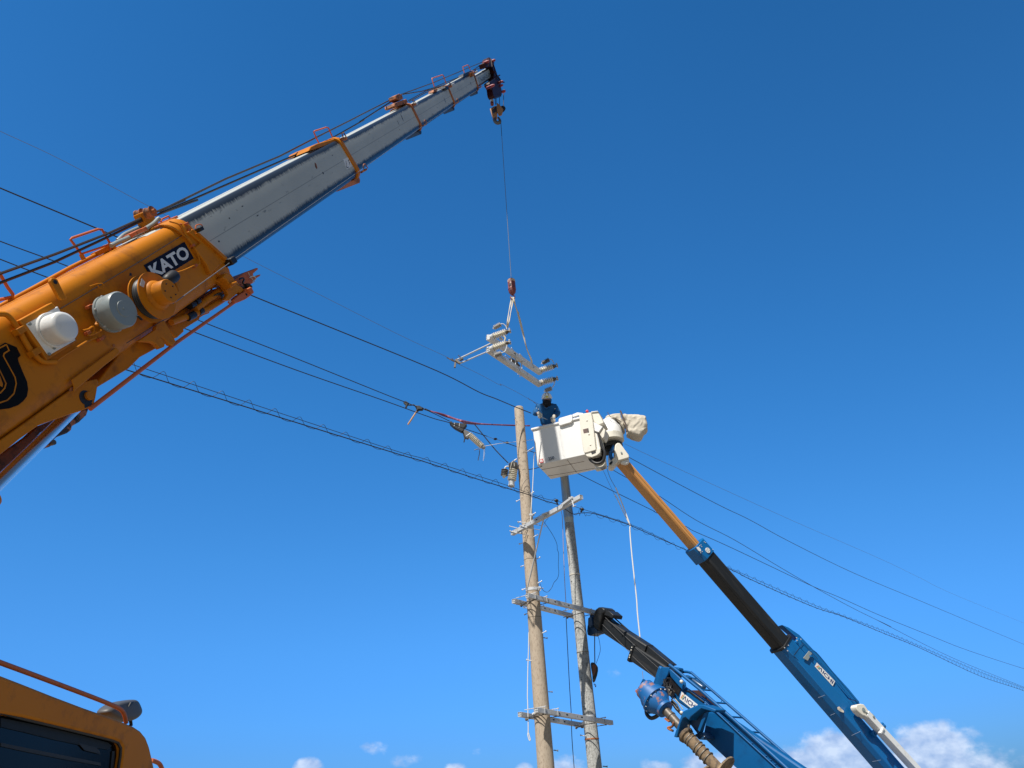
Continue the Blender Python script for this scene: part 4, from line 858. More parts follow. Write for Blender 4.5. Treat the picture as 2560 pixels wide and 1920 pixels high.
for t, a, b, Y in ((MA[0],zm(350,410),zm(440,350),15.9),(MA[0],zm(350,410),zm(545,325),15.9),(MA[0],zm(985,575),zm(1165,510),17.6),(LA[0],zn(420,545),zn(660,475),15.9),(LA[0],zn(1110,660),zn(1340,595),17.6),(LA[0],zn(450,520),zn(560,470),15.95),(LA[0],zn(1190,650),zn(1240,600),17.55)):
    mb = MB(); mb.tube([atY(*a,Y+.25), atY(*b,Y-.2)], .010, 8); mb.ball(atY(*a,Y+.25), .03, 8); obj('long_bolt', mb, SAG, t)
# dark rope between the poles, white ropes
def rope(name, pts, r, m, label, cat='rope', k=5, n=7):
    mb = MB(); mb.tube(smooth_path(pts,k) if k > 1 else pts, r, n); return tag(obj(name, mb, m), label, cat)
rope('hanging_rope', [atY(*c,Y) for c, Y in ((zu(905,430),17.2),(zu(920,560),17.25),(zu(930,900),17.3),(zu(950,1400),17.3),(zu(965,1659),17.3),(zm(968,490),17.3))], .0075, mat('pinkish_rope',(.42,.33,.36),.8), 'thin pinkish rope beside the grey pole above the middle crossarm')
rope('hanging_rope', [atY(*c,17.6) for c in (zm(970,585),zm(985,900),zm(1010,1400),zm(1025,1659),zn(1040,470),zn(1050,800),zn(1082,1240))], .0085, mat('navy_rope',(.05,.06,.09),.7), 'dark blue rope running down between the two poles')
rope('hanging_rope', [atY(*c,16.15) for c in (zm(452,780),zm(450,1000),zm(440,1300),zm(435,1659),zn(438,300),zn(445,600),zn(445,715),zn(440,760),zn(455,820),zn(468,838),zn(475,820),zn(462,775),zn(450,730))], .0095, WRP, 'white rope with a looped end hanging left of the tan pole')
rope('hanging_rope', [atY(*c,15.7) for c in (zb(508,900),zb(498,980),zb(490,1200),zb(480,1400),zu(497,200),zu(490,340),zu(475,600))], .009, WRP, 'white rope between the tan pole and the bucket')

# ================================================================ overhead lines
PD = V((math.sin(R(43)), math.cos(R(43)), 0)); PDr = V((math.sin(R(40.5)), math.cos(R(40.5)), 0))
def vplane(px, py, P, D): n = V((D.y,-D.x,0)); return onplane(px, py, P, n)
def line(name, P, pts, r, label, right=False, m=WIR, cat='power line', group='overhead lines', k=6):
    D = PDr if right else PD
    q = [vplane(x,y,P,D) for x, y in pts]; mb = MB(); mb.tube(smooth_path(q,k), r, 7); o = obj(name, mb, m); return tag(o, label, cat, group)
W1P = atZ(1335,1035,10)
line('power_line', W1P, [(-120,418),(0,470),(230,566),(470,668),(620,735),(830,820),(1094,928),zi(1310,0),zb(0,195),zb(250,300),zb(462,384)], .011, 'black overhead line passing the tan pole top, highest of three on the left')
W2P = atZ(*zi(900,405),9.6)
line('power_line', W2P, [(-120,552),(0,603),(165,664),(330,732),(512,807),(700,880),(960,984.7),zi(280,135),zi(480,215),zi(620,265),zi(905,402)], .009, 'black overhead line ending at the slanting insulator clamp')
W3P = atZ(*zi(1425,612),9.3)
line('power_line', W3P, [(-120,600),(0,648),(120,694),(300,760),(485,830),(740,925),(960,1001.5),zi(430,275),zi(700,370),zi(905,425),zi(1110,505),zi(1425,612)], .009, 'black overhead line lowest of three on the left')
line('wire_splice', W3P, [zi(1425,612),zi(1500,640),zi(1580,662),zi(1650,690)], .005, 'thin bare wire splice left of the tan pole', m=STL, cat='wire', group=None)
line('power_line', W3P, [zi(1650,690),zi(1820,750),zb(400,865),zb(500,900),zb(640,940),zb(900,1080),zb(1090,1185),zb(1540,1410),zb(2050,1659),zu(2212,450),z8(250,55),z8(310,90),z8(560,200),z8(900,360),z8(1300,550),(2100,1494),(2200,1538.5),(2328,1590),(2420,1626),(2560,1671.8),(2680,1707)], .009, 'black overhead line running from behind the bucket down to the right', m=WIR)
mb = MB()
for c in ((1540,650),(1700,700)): p = vplane(*zi(*c),W3P,PD); mb.ball(p, .03, 8, (1.6,1.6,.8))
obj('splice_sleeve', mb, BLK, [o for o in COL.objects if o.name.startswith('wire_splice')][0])
R1P = atZ(1572,1140,10.0)
line('power_line', R1P, [zb(1750,965),zb(2212,1215),(1800,1264),z8(780,0),z8(1100,175),z8(1640,440),z8(2190,670),(2350,1523),(2560,1611),(2700,1668)], .009, 'black overhead line right of the canvas cover, upper thick one', True)
R2P = atZ(1739,1300,9.6)
line('power_line', R2P, [zb(1450,1075),zb(1640,1190),(1640,1235),z8(330,0),z8(650,165),z8(1000,375),z8(1300,550),z8(1650,740),z8(1950,885),(2200,1554),(2380,1644),(2560,1718),(2700,1775)], .009, 'black overhead line crossing another beside the black boom', True)
R0P = atZ(1562,1111,10.8)
line('ground_wire', R0P, [zb(1690,785),zb(2212,1030),z8(1120,0),z8(1500,165),z8(1900,340),z8(2190,480),(2380,1484),(2560,1558),(2700,1616)], .0048, 'thin grey ground wire highest on the right', True, m=STL)
W0P = atZ(1290,985,10.6)
line('ground_wire', W0P, [(-100,280),(0,328),(150,398),(365,512),(630,652),(800,737),(1000,838),(1118,893),zl(275,1340),zl(600,1500),zl(880,1650),zb(60,0),zb(260,100),zb(420,190),zb(500,235),zb(560,262)], .0038, 'thin grey ground wire crossing under the lifted crossarms', m=STL)
mb = MB(); mb.tube(smooth_path([vplane(*zb(x,y),W0P,PD) for x, y in ((425,185),(440,205),(470,215),(500,240),(530,265),(540,272))],4), .006, 5); obj('loose_strand', mb, STL, [o for o in COL.objects if o.name.startswith('ground_wire')][-1])
# communications cable lashed to its messenger
def catm(P, pts, D): return smooth_path([vplane(x,y,P,D) for x, y in pts], 10)
CPt = atZ(1360,1245.8,7.1)
mess_px = [(250,885),(345,916),zi(0,762),zi(540,920),zi(1200,1130),zi(1700,1290),zi(2212,1470),zu(840,290),zu(1190,400),zu(1860,615),z8(0,130),z8(230,240),z8(650,415),z8(1300,700),z8(1550,795),z8(1900,925),z8(2190,1048),(2450,1680),(2560,1721),(2680,1768)]
cab_px = [(250,905),(340,932),zi(0,798),zi(540,958),zi(1200,1175),zi(1700,1330),zi(2000,1420),zi(2212,1500),zu(840,335),zu(960,405),zu(1060,468),zu(1150,460),zu(1200,455),zu(1340,462),zu(1600,540),zu(1860,630),z8(0,140),z8(230,240),z8(650,425),z8(800,500),z8(1300,718),z8(1550,800),z8(1900,945),z8(2190,1062),(2450,1690),(2560,1727),(2680,1774)]
ccr = empty('lashed_cable', CPt, 'thick communications cable with spiral wire hung from a thin messenger, lowest line', 'cable')
M_ = catm(CPt, mess_px, PD); K_ = catm(CPt, cab_px, PD)
mb = MB(); mb.tube(M_, .0048, 6); obj('messenger_wire', mb, WIR, ccr, Fm=WM[ccr.name])
mb = MB(); mb.tube(K_, .0085, 8); obj('cable', mb, WIR, ccr)
def resample(P, step):
    out = [P[0]]; acc = 0
    for i in range(len(P)-1):
        seg = (P[i+1]-P[i]).length; t = step-acc
        while t <= seg: out.append(lerp(P[i],P[i+1],t/seg)); t += step
        acc = (acc+seg) % step
    return out
S = resample(M_, .028); mb = MB(); hx = []
for i, p in enumerate(S):
    # position inside the wrap: up over the messenger, down round the cable
    j = min(range(max(0,0),len(K_)), key=lambda q: (K_[q].x-p.x)**2+(K_[q].y-p.y)**2) if i % 8 == 0 else j
    kz = K_[j].z; ph = 2*math.pi*(i*.028)/.42; mid = (p.z+kz)/2; am = abs(p.z-kz)/2+.025
    am = max(am, .045 if p.x > 1.3 else .05)
    mid -= (.03 if 1.3 < p.x < 5 else 0)
    hx.append(V((p.x+.02*math.cos(ph), p.y-.03*math.sin(ph), mid+am*math.cos(ph)+.25*am*math.cos(2*ph))))
mb.tube(hx, .0036, 5); obj('lashing_wire', mb, WIR, ccr)
for c, c2 in ((zu(835,285),zu(850,335)),(zu(1190,405),zu(1178,440))):
    p = vplane(*c,CPt,PD); q = vplane(*c2,CPt,PD); mb = MB(); mb.ball(p,.035,8,(1.3,1,1)); mb.bar(p,q,.035,.03); obj('cable_clamp', mb, BLK, ccr)
mb = MB(); mb.tube([vplane(*zu(1165,450),CPt,PD), vplane(*zu(1155,490),CPt,PD)], .006, 6); obj('cable_tail', mb, WIR, ccr)
# cable loop shadowing the pole: pigtail across the tan pole
rope('wire_pigtail', [atY(*c,15.82) for c in (zb(300,1260),zb(330,1400),zb(350,1330),zb(380,1280),zb(418,1245))], .004, WIR, 'thin wire tail curving across the tan pole above the lashed cable', 'wire')
rope('insulated_lead', [atY(*c,Y) for c, Y in ((zi(1995,1072),16.0),(zi(2060,1062),16.05),(zi(2130,1045),16.1),(zb(640,1070),16.9))], .009, WIR, 'short black lead between the tan pole and the bucket', 'wire')

# ================================================================ tension insulator gear left of the pole
IY = vplane(*zi(1050,470),W2P,PD).y
def I(x, y, dy=0): return atY(*zi(x,y), IY+dy)
ti = empty('tension_insulator', I(1100,520), 'ribbed cream tension insulator hanging slantwise from a black line clamp', 'insulator')
def ribbed(p, q, r, n, m, parent, name='insulator_body', core=.52, duty=.5):
    p, q = V(p), V(q); d = q-p; L_ = d.length; pr = [(0,r*core*.7),(0.01*L_,r*core)]
    for i in range(n):
        a = L_*(i+.12)/n; s_ = L_/n
        pr += [(a,r*core),(a+s_*.28,r*.97),(a+s_*.42,r),(a+s_*.55,r*.97),(a+s_*.68,r*core)]
    pr += [(L_,r*core),(L_,r*core*.6)]
    mb = MB(); mb.lathe(p, d, pr, 24); return obj(name, mb, m, parent, smooth=60)
ribbed(I(1180,590), I(1360,755), .075, 12, PRC, ti)
mb = MB(); mb.prism([I(x,y,-.05) for x, y in ((1090,525),(1125,520),(1215,565),(1155,640),(1125,625))], V((0,.10,0))); obj('cone_cover', mb, GSD, ti, bevel=.01)
mb = MB(); mb.prism([I(x,y,-.06) for x, y in ((905,405),(930,400),(960,425),(970,418),(1085,430),(1125,430),(1145,445),(1120,480),(1095,500),(1110,530),(1070,545),(985,500),(955,480),(905,435))], V((0,.12,0))); obj('line_clamp', mb, BLK, ti, bevel=.012)
mb = MB()
for a, b in (((975,425),(970,475)),((1045,430),(1038,492))): mb.bar(I(*a,-.065), I(*b,-.065), .014,.01)
obj('clamp_band', mb, GLV, ti)
mb = MB(); mb.prism([I(x,y,-.02) for x, y in ((1090,530),(1120,600),(1135,640),(1120,650),(1112,690),(1098,692),(1108,640),(1085,560))], V((0,.03,0))); obj('clamp_lever', mb, BLK, ti, bevel=.005)
mb = MB(); mb.bar(I(1135,610,-.05), I(1200,565,-.05), .015,.02); obj('cover_strap', mb, GLV, ti)
mb = MB(); mb.lathe(I(1355,745), I(1400,790)-I(1355,745), [(0,.045),(.06,.05),(.09,.03)], 16); obj('end_fitting', mb, GSI, ti)
mb = MB(); mb.bar(I(1385,790,-.02), I(1372,952,-.02), .025,.006); mb.bar(I(1395,790,.03), I(1388,920,.03), .02,.006); obj('steel_strap', mb, GLV, ti)
mb = MB(); mb.tube(smooth_path([I(x,y) for x, y in ((1250,805),(1280,792),(1315,790),(1320,840),(1310,900),(1300,945))],4), .009, 7); obj('tie_strap', mb, GSD, ti)
jl_ = MB(); jl_.tube(smooth_path([I(1110,450),I(1150,425),I(1200,418),I(1240,435),I(1300,505),I(1400,630),I(1550,810),I(1715,980)],5), .012, 8)
tag(obj('jumper_wire', jl_, WIR), 'black jumper wire from the line clamp down to the insulators beside the tan pole', 'wire')
rope('light_cord', [atY(*c,Y) for c, Y in ((zi(1395,748),IY),(zi(1600,712),15.6),(zi(1820,688),16.2),(zi(1960,670),16.25),(zi(2060,660),16.4))], .0055, WRP, 'thin white cord from the slanting insulator across the tan pole')
# pair of insulators hung at the pole
QY = 15.85
def Q(x, y, dy=0): return atY(*zi(x,y), QY+dy)
hi = empty('hanging_insulator', Q(1760,980), 'large cream ribbed insulator hanging by the tan pole', 'insulator')
ribbed(Q(1792,1045), Q(1765,1225), .105, 7, PRC, hi)
mb = MB(); mb.lathe(Q(1778,975), Q(1792,1055)-Q(1778,975), [(0,.06),(.03,.105),(.17,.11),(.2,.08)], 20); obj('hood', mb, GSD, hi, smooth=50)
mb = MB(); mb.lathe(Q(1766,1225), Q(1762,1290)-Q(1766,1225), [(0,.07),(.1,.065),(.101,.075),(.14,.075),(.16,.04)], 20); obj('ferrule', mb, GLV, hi, smooth=50)
mb = MB(); mb.tube([Q(1760,1285),Q(1757,1345)], .01, 8); obj('stem', mb, GLV, hi)
mb = MB(); mb.bar(Q(1775,960,-.12), Q(1745,1060,-.12), .025,.01); mb.bar(Q(1800,985,-.12), Q(1805,1030,-.12), .03,.01); obj('hanger_strap', mb, PRC, hi, bevel=.003)
mb = MB(); mb.tube([Q(1835,928),Q(1775,965)], .018, 8); mb.tube([Q(1775,965),Q(1720,1000)], .01, 6); obj('hanger_pin', mb, GLV, hi)
h2 = empty('hanging_insulator', Q(1665,1060), 'small dark grey ribbed insulator hanging left of the large cream one', 'insulator')
ribbed(Q(1672,1068), Q(1660,1160), .085, 4, GSD, h2)
mb = MB(); mb.lathe(Q(1660,1155), Q(1656,1190)-Q(1660,1155), [(0,.05),(.03,.04),(.05,.03),(.06,.015)], 14); obj('tip', mb, PRC, h2)
mb = MB(); mb.tube(smooth_path([Q(1672,1068),Q(1678,1040),Q(1700,1030),Q(1740,1030)],4), .018, 8); obj('bent_arm', mb, GLV, h2)
# chain hoist with wooden handle on the middle line
hY = vplane(*zi(480,215),W2P,PD).y
def Hh(x, y, dy=0): return atY(*zi(x,y), hY+dy)
ch_ = empty('cable_puller', Hh(480,215), 'dark cable puller clamped on the middle line with a wooden handle hanging down', 'tool')
mb = MB(); mb.prism([Hh(x,y,-.03) for x, y in ((270,130),(300,122),(345,150),(330,165),(320,190),(305,215),(290,212),(300,180),(268,150))], V((0,.05,0))); obj('grip_jaw', mb, BLK, ch_, bevel=.006)
mb = MB(); mb.tube(smooth_path([Hh(x,y) for x, y in ((330,180),(370,182),(410,178),(440,200),(480,205))],4), .015, 7); obj('link', mb, GRS, ch_)
mb = MB(); mb.prism([Hh(x,y,-.05) for x, y in ((420,180),(490,185),(540,215),(530,240),(480,240),(455,260),(440,215))], V((0,.09,0))); obj('puller_body', mb, BLK, ch_, bevel=.015)
mb = MB(); mb.tube([Hh(x,y) for x, y in ((530,218),(560,240),(580,238),(600,250),(640,262))], .014, 7); mb.ball(Hh(575,240),.025,8); mb.ball(Hh(600,250),.022,8); obj('chain', mb, GRS, ch_)
mb = MB(); mb.tube([Hh(470,235),Hh(455,262)], .02, 8); obj('handle_socket', mb, GRS, ch_)
mb = MB(); mb.lathe(Hh(460,255), Hh(355,415)-Hh(460,255), [(0,.013),(.05,.018),(.38,.019),(.4,.012)], 12); obj('handle', mb, WOD, ch_, smooth=50)
# red strap
sp_ = smooth_path([atY(*c,Y) for c, Y in ((zi(640,262),hY),(zi(740,290),hY+.1),(zi(900,345),hY+.5),(zi(1050,395),13.5),(zi(1220,432),14.3),(zi(1500,450),15.2),(zi(1810,462),16.22),(zi(1945,466),16.3),(zi(2020,466),16.45))],6)
mb = MB(); n_ = len(sp_); vs = []; 
for i, p in enumerate(sp_):
    h = .016+.016*math.sin(math.pi*min(1,i/n_*1.5)); a = .5*math.sin(i*.5); vs += [p+V((0,a*h,h)), p-V((0,a*h,h))]
mb.add(vs, [(2*i,2*i+1,2*i+3,2*i+2) for i in range(n_-1)])
rs = obj('pulling_strap', mb, RSP, None, M.Translation(sp_[0])); so_ = rs.modifiers.new('thickness','SOLIDIFY'); so_.thickness = .005
tag(rs, 'faded red webbing strap stretched from the cable puller past the tan pole', 'strap')

# ================================================================ load on the crane: swivel, slings, crossarm frame
SY = 16.1
def Lp(x, y, Y=SY): return atY(*zl(x,y), Y)
sw = empty('swivel_hook', Lp(1045,100), 'maroon swivel hook hanging on the thin crane wire above the slings', 'crane hook')
ax = Lp(1055,330)-Lp(1035,95); l_ = ax.length
mb = MB(); mb.lathe(Lp(1035,95), ax, [(0,.02),(l_*.03,.06),(l_*.1,.092),(l_*.2,.102),(l_*.24,.102)], 24); obj('cap', mb, MAR, sw, smooth=50)
mb = MB(); mb.lathe(Lp(1035,95)+ax*.12, ax, [(0,.1045),(l_*.14,.1045)], 24); obj('cream_band', mb, mat('peeling_cream_paint',(.7,.5,.36),.6,dirt=(.25,.07,.05),amt=.9,scale=14,thr=.5), sw)
mb = MB(); mb.lathe(Lp(1035,95)+ax*.24, ax, [(0,.102),(l_*.42,.104),(l_*.43,.108),(l_*.45,.108),(l_*.46,.1),(l_*.6,.095),(l_*.72,.06),(l_*.76,.04)], 24); obj('body', mb, MAR, sw, smooth=40)
mb = MB(); p = Lp(1022,215)-V((0,.098,0)); mb.box(p, V((.028,0,0)), V((0,.008,0)), V((0,0,.045))); obj('window', mb, GRS, sw, bevel=.008)
mb = MB(); p = Lp(1030,285)-V((0,.09,0)); mb.disc(p, V((0,-1,0)), .018, .012, 12); obj('pin_hole', mb, GRS, sw)
mb = MB(); mb.tube(smooth_path([Lp(x,y) for x, y in ((1055,325),(1060,345),(1085,350),(1088,370),(1070,395),(1045,395),(1028,380),(1030,350))],4), .013, 8); obj('hook', mb, MAR, sw)
BZ = Lp(1060,365)
Yl, Yr = 15.95, 17.3
zBeam = Lp(720,950,Yl).z
def LZ(x, y, z=None): return atZ(*zl(x,y), zBeam if z is None else z)
cf = empty('hoisted_crossarm', LZ(1080,1250), 'grey steel double crossarm with ribbed insulators hoisted by the crane', 'crossarm frame')
U0, U1 = LZ(700,950), LZ(1460,1465); D0, D1 = atY(*zl(700,1130),U0.y-.12), atY(*zl(1455,1640),U1.y-.12)
bmU, dU, sU = arm_beam(U0, U1, .125, cf, slots=((.5,.006),(.7,.006),(.95,.006)))
bmD, dD, sD = arm_beam(D0, D1, .125, cf, slots=((.5,.006),(.7,.006),(.95,.006)))
for t_ in (.42,.62,.5):
    p = lerp(U0,U1,t_); q = lerp(D0,D1,t_); mb = MB(); mb.bar(p-V((0,0,.05)), q-V((0,0,.05)), .05,.03); obj('tie_plate', mb, GLV, cf, bevel=.003)
for c, c2 in (((985,1190),(1100,1180)),((1020,1260),(1120,1330)),((1090,1290),(1180,1290)),((1100,1320),(1150,1370)),((870,960),(905,985)),((740,1010),(800,1040)),((760,1140),(790,1170))):
    mb = MB(); mb.bar(LZ(*c), LZ(*c2), .07, .05); obj('bracket', mb, SAG if c[0] > 900 else GLV, cf, bevel=.004)
for a, b in (((985,1395),(1050,1370)),((1130,1505),(1210,1490)),((1165,1490),(1165,1540)),((1010,1390),(1020,1415)),((1040,1120),(1085,1185)),((1160,1210),(1200,1250)),((950,1230),(1200,1440)),((1060,1190),(1200,1310))):
    mb = MB(); mb.tube([LZ(*a)+V((0,-.06,0)), LZ(*b)+V((0,-.06,0))], .012, 7); obj('frame_bolt', mb, GLV, cf)
def tens(e0, e1, r, fit, parent):
    """strain insulator: socket, ribs, end fittings"""
    ribbed(lerp(e0,e1,.14), lerp(e0,e1,.78), r, 7, PRC, parent)
    d = (e1-e0); mb = MB(); mb.lathe(e0-d*.04, d, [(0,r*.75),(d.length*.1,r*.8),(d.length*.17,r*.95),(d.length*.18,r*.7)], 20); obj('socket', mb, GLV, parent, smooth=50)
    mb = MB(); mb.lathe(lerp(e0,e1,.77), d, [(0,r*.62),(d.length*.08,r*.62),(d.length*.1,r*.4),(d.length*.23,r*.4)], 16); ft = obj('end_fitting', mb, SAG, parent, smooth=50)
    e = perp(d)
    for k in range(4):
        a = k*1.57+.5; mb = MB(); mb.ball(lerp(e0,e1,.97)+(e[0]*math.cos(a)+e[1]*math.sin(a))*r*.5, r*.26, 8); obj('fitting_bolt', mb, GLV, ft)
INS = [((745,950),(1025,850)),((745,1120),(1025,1015)),((1440,1440),(1710,1355)),((1440,1620),(1715,1545))]
for i, (a, b) in enumerate(INS):
    Yq = (U0.y,D0.y,U1.y,D1.y)[i]; e0, e1 = atY(*zl(*a),Yq-.02), atY(*zl(*b),Yq-.18); tens(e0, e1, .094, None, cf)
# small pin insulators on bent arms
def pin(a, b, arm, Yq, m=GSI, r=.072):
    p, q = atY(*zl(*a),Yq), atY(*zl(*b),Yq-.05); bo = ribbed(p, q, r, 5, m, cf, 'pin_insulator', core=.66)
    mb = MB(); mb.ball(p+(p-q)*.08, .022, 8); obj('pin_tip', mb, PRC, bo)
    mb = MB(); mb.tube(smooth_path([atY(*zl(*c),Yq-.05) for c in arm],4), .012, 8); obj('bent_arm', mb, GLV, bo)
pin((785,815),(885,762), ((875,765),(905,752),(935,765),(965,800),(970,830)), U0.y-.1)
pin((800,1215),(895,1180), ((885,1182),(930,1165),(955,1140),(970,1090),(975,1060)), D0.y-.15)
pin((1490,1325),(1590,1275), ((1585,1272),(1620,1270),(1640,1295),(1660,1330)), U1.y-.1, GSD)
pin((1530,1730),(1625,1690), ((1620,1690),(1650,1660),(1668,1610),(1675,1580)), D1.y-.1)
for a, e_ in (((692,945),0),((692,1115),0)):
    p = LZ(*a); mb = MB(); mb.box(LZ(717,950 if a[1] < 1000 else 1125)-sU*.0, dU*.02, V((.05,0,.0)), V((0,0,.075))); obj('end_plate', mb, GLV, cf, bevel=.003)
# stay rods reaching left to the ground-wire clamp
for a, b in (((740,1040),(250,1275)),((700,1155),(290,1330))):
    p = LZ(*a); mb = MB(); mb.tube([p, atY(*zl(*b),15.6)], .020, 10); obj('stay_rod', mb, GLV, cf)
mb = MB()
for c in ((240,1290),(265,1320),(300,1280),(325,1270)): mb.ball(atY(*zl(*c),15.6), .032, 8)
mb.bar(atY(*zl(225,1280),15.6), atY(*zl(290,1330),15.6), .06,.05); mb.tube([atY(*zl(265,1210),15.6),atY(*zl(310,1250),15.6)],.01,7); mb.bar(atY(*zl(225,1320),15.6), atY(*zl(215,1390),15.6), .05,.04); mb.tube([atY(*zl(100,1245),15.6),atY(*zl(180,1290),15.6),atY(*zl(240,1315),15.6)],.014,7); mb.tube([atY(*zl(175,1255),15.6),atY(*zl(210,1300),15.6)],.012,7)
obj('wire_clamp', mb, SAG, cf)
# slings
def sling(name, pts, w, label):
    q = smooth_path(pts,6); mb = MB(); vs = []
    for i, p in enumerate(q):
        a = .25*math.sin(i*.6); hw = w*(.75+.25*math.sin(i*.37)); vs += [p+V((hw,a*hw,0)), p-V((hw,a*hw,0))]
    mb.add(vs, [(2*i,2*i+1,2*i+3,2*i+2) for i in range(len(q)-1)])
    o = obj(name, mb, SLG, None, M.Translation(q[0])); m_ = o.modifiers.new('thickness','SOLIDIFY'); m_.thickness = .012; m_.offset = 0
    return tag(o, label, 'sling', 'beige lifting slings')
Yu = U0.y
sling('web_sling', [Lp(1045,365),Lp(1030,440),Lp(1005,560,15.9),Lp(985,700,15.7),atY(*zl(975,800),Yu-.15)], .018, 'left strand of beige sling from the swivel to the left insulator')
sling('web_sling', [Lp(1062,365),Lp(1052,460),Lp(1030,580,15.9),Lp(1005,720,15.7),atY(*zl(978,815),Yu-.1)], .018, 'middle strand of beige sling, beside the left one')
sling('web_sling', [Lp(1068,370),Lp(1080,430),Lp(1100,500,16.2),Lp(1145,640,16.4),Lp(1205,880,16.7),Lp(1265,1120,16.9),atY(*zl(1330,1290),U1.y-.1),atY(*zl(1325,1420),U1.y-.1)], .028, 'long beige sling slanting down right to the far beam end')
mb = MB(); mb.ball(Lp(1138,600,16.35), .035, 8, (.8,.8,1.6)); obj('sling_knot', mb, SLG, [o for o in COL.objects if o.name.startswith('web_sling')][-1])
rope('strap_tail', [atY(*zl(925,930),Yu-.25),atY(*zl(950,960),Yu-.25),atY(*zl(940,1000),Yu-.25)], .02, SLG, 'short beige strap end between the two left insulators', 'strap')

# ================================================================ aerial bucket truck
zp = Z(16.59,1320,970)
BY = 16.45
BLb = atY(*zb(540,1070),BY); zB = BLb.z
BRb, KLb = atZ(*zb(1180,930),zB), atZ(*zb(700,1260),zB)
e1 = (BRb-BLb).normalized(); e2 = V((-e1.y,e1.x,0)); up3 = V((0,0,1))
if e2.dot(BLb-C0) < 0: e2 = -e2
BLn = (BRb-BLb).length; BDp = abs((KLb-BLb).dot(e2)); BH = atY(*zb(475,590),BY).z-zB
ABX = Frame(atY(2202,1900,19.3), atY(1562,1161,16.75), side=-1)
base = ABX.P(-3.0,0,0)
at_ = empty('aerial_bucket_truck', (base.x,base.y,0), 'aerial bucket truck boom, blue to black to tan, holding a white work bucket', 'bucket truck')
def bq(u, v, z, o=0): return BLb+e1*u+e2*v+up3*z
# tub: open box with thickness, slight draft
tub = MB(); L0, D0_, H0_ = BLn+.06, BDp, BH; dr = .03; tk = .03
def ring(u0,u1,v0,v1,z): return [bq(u0,v0,z),bq(u1,v0,z),bq(u1,v1,z),bq(u0,v1,z)]
R_ = [ring(0,L0,0,D0_,0), ring(-dr,L0+dr,-dr*.3,D0_+dr,H0_), ring(-dr+tk,L0+dr-tk,-dr*.3+tk,D0_+dr-tk,H0_), ring(tk,L0-tk,tk,D0_-tk,.04)]
vs = [p for r_ in R_ for p in r_]; fs = [(3,2,1,0),(12,13,14,15)]
for a in range(3):
    for i in range(4): j = (i+1)%4; fs.append((a*4+i,a*4+j,a*4+4+j,a*4+4+i))
tub.add(vs, fs); TUB = obj('bucket', tub, BKT, at_, M.Translation(BLb), bevel=.028, seg=4, label='white work bucket marked 250')
rim = MB(); o_ = .035
Q_ = [ring(-dr-o_,L0+dr,-dr*.3-o_,D0_+dr+o_,H0_-.045), ring(-dr-o_,L0+dr,-dr*.3-o_,D0_+dr+o_,H0_+.012), ring(-dr+tk,L0+dr-tk,-dr*.3+tk,D0_+dr-tk,H0_+.012), ring(-dr+tk,L0+dr-tk,-dr*.3+tk,D0_+dr-tk,H0_-.045)]
rim.add([p for r_ in Q_ for p in r_], [(a*4+i,a*4+(i+1)%4,((a+1)%4)*4+(i+1)%4,((a+1)%4)*4+i) for a in range(4) for i in range(4)]); obj('rim', rim, BKT, TUB, bevel=.014, seg=3)
FP = Plane(bq(0,-.012,0), e2)
def fp(pts, off=0): return FP.ons(zb(*pts), off)
mb = MB(); mb.prism(fp(((822,470),(835,447),(990,402),(1002,405),(1008,475),(985,505),(850,545),(826,540)),-.062), e2*.05); obj('rim_pad', mb, BKT, TUB, bevel=.012, seg=3)
mb = MB(); mb.prism(fp(((1003,400),(1070,372),(1145,380),(1150,395),(1010,440)),-.05), e2*.06); obj('rim_pad', mb, BKT, TUB, bevel=.012)
# ribs under the floor
for a, b in (((600,1130),(1160,1020)),((670,1215),(1300,1110)),((940,1000),(1060,1165))):
    mb = MB(); p, q = atZ(*zb(*a),zB-.004), atZ(*zb(*b),zB-.004); mb.bar(p, q, .008, .006, up3); obj('floor_joint', mb, mat('floor_line',(.25,.2,.17),.8) if 'floor_line' not in bpy.data.materials else bpy.data.materials['floor_line'], TUB)
# lettering: red square mark and 250
mb = MB(); mb.prism(fp(((568,995),(618,982),(624,1030),(573,1040)),-.016), e2*.003); mk = obj('red_mark', mb, LRED, TUB, smooth=0)
q = [FP.on(*zb(*c),-.0178) for c in ((581,1030),(617,1022),(612,992),(577,1000))]; letters('mark_letter', 'B', q, WLET, mk, bold=.02)
q = [FP.on(*zb(*c),-.020) for c in ((690,1010),(770,990),(763,947),(684,967))]; letters('lettering', '250', q, LGRY, TUB, bold=.03)
mb = MB()
for c in ((640,1003),(655,1000),(672,985),(672,1000),(785,980)): mb.prism(fp(((c[0],c[1]),(c[0]+7,c[1]-2),(c[0]+7,c[1]+3),(c[0],c[1]+5)),-.018), e2*.002)
obj('chart_marks', mb, LGRY, TUB, smooth=0)
# right end: moulded end panel with a window hole
EP = MB(); ep = fp(((1092,408),(1120,392),(1250,370),(1262,420),(1276,500),(1292,640),(1318,862),(1305,872),(1165,912),(1150,880),(1122,700)),-.075)
EP.prism(ep, e2*.16); END = obj('end_panel', EP, CRM, at_, bevel=.016, seg=3)
mb = MB(); mb.prism(fp(((1120,392),(1255,368),(1320,870),(1160,912)),-.015)[:], e2*.85); obj('end_wall', mb, CRM, END, bevel=.02)
mb = MB(); mb.prism(fp(((1144,597),(1213,580),(1224,636),(1155,650)),-.078), e2*.002); h_ = obj('panel_window', mb, mat('brown_shadow_recess',(.16,.11,.10),.8), END, smooth=0)  # flat patch and strip, the hole's shade put into their colour
mb = MB(); mb.prism(fp(((1205,583),(1215,580),(1225,636),(1212,640)),-.080), e2*.002); obj('window_reveal', mb, GRS, h_, smooth=0)
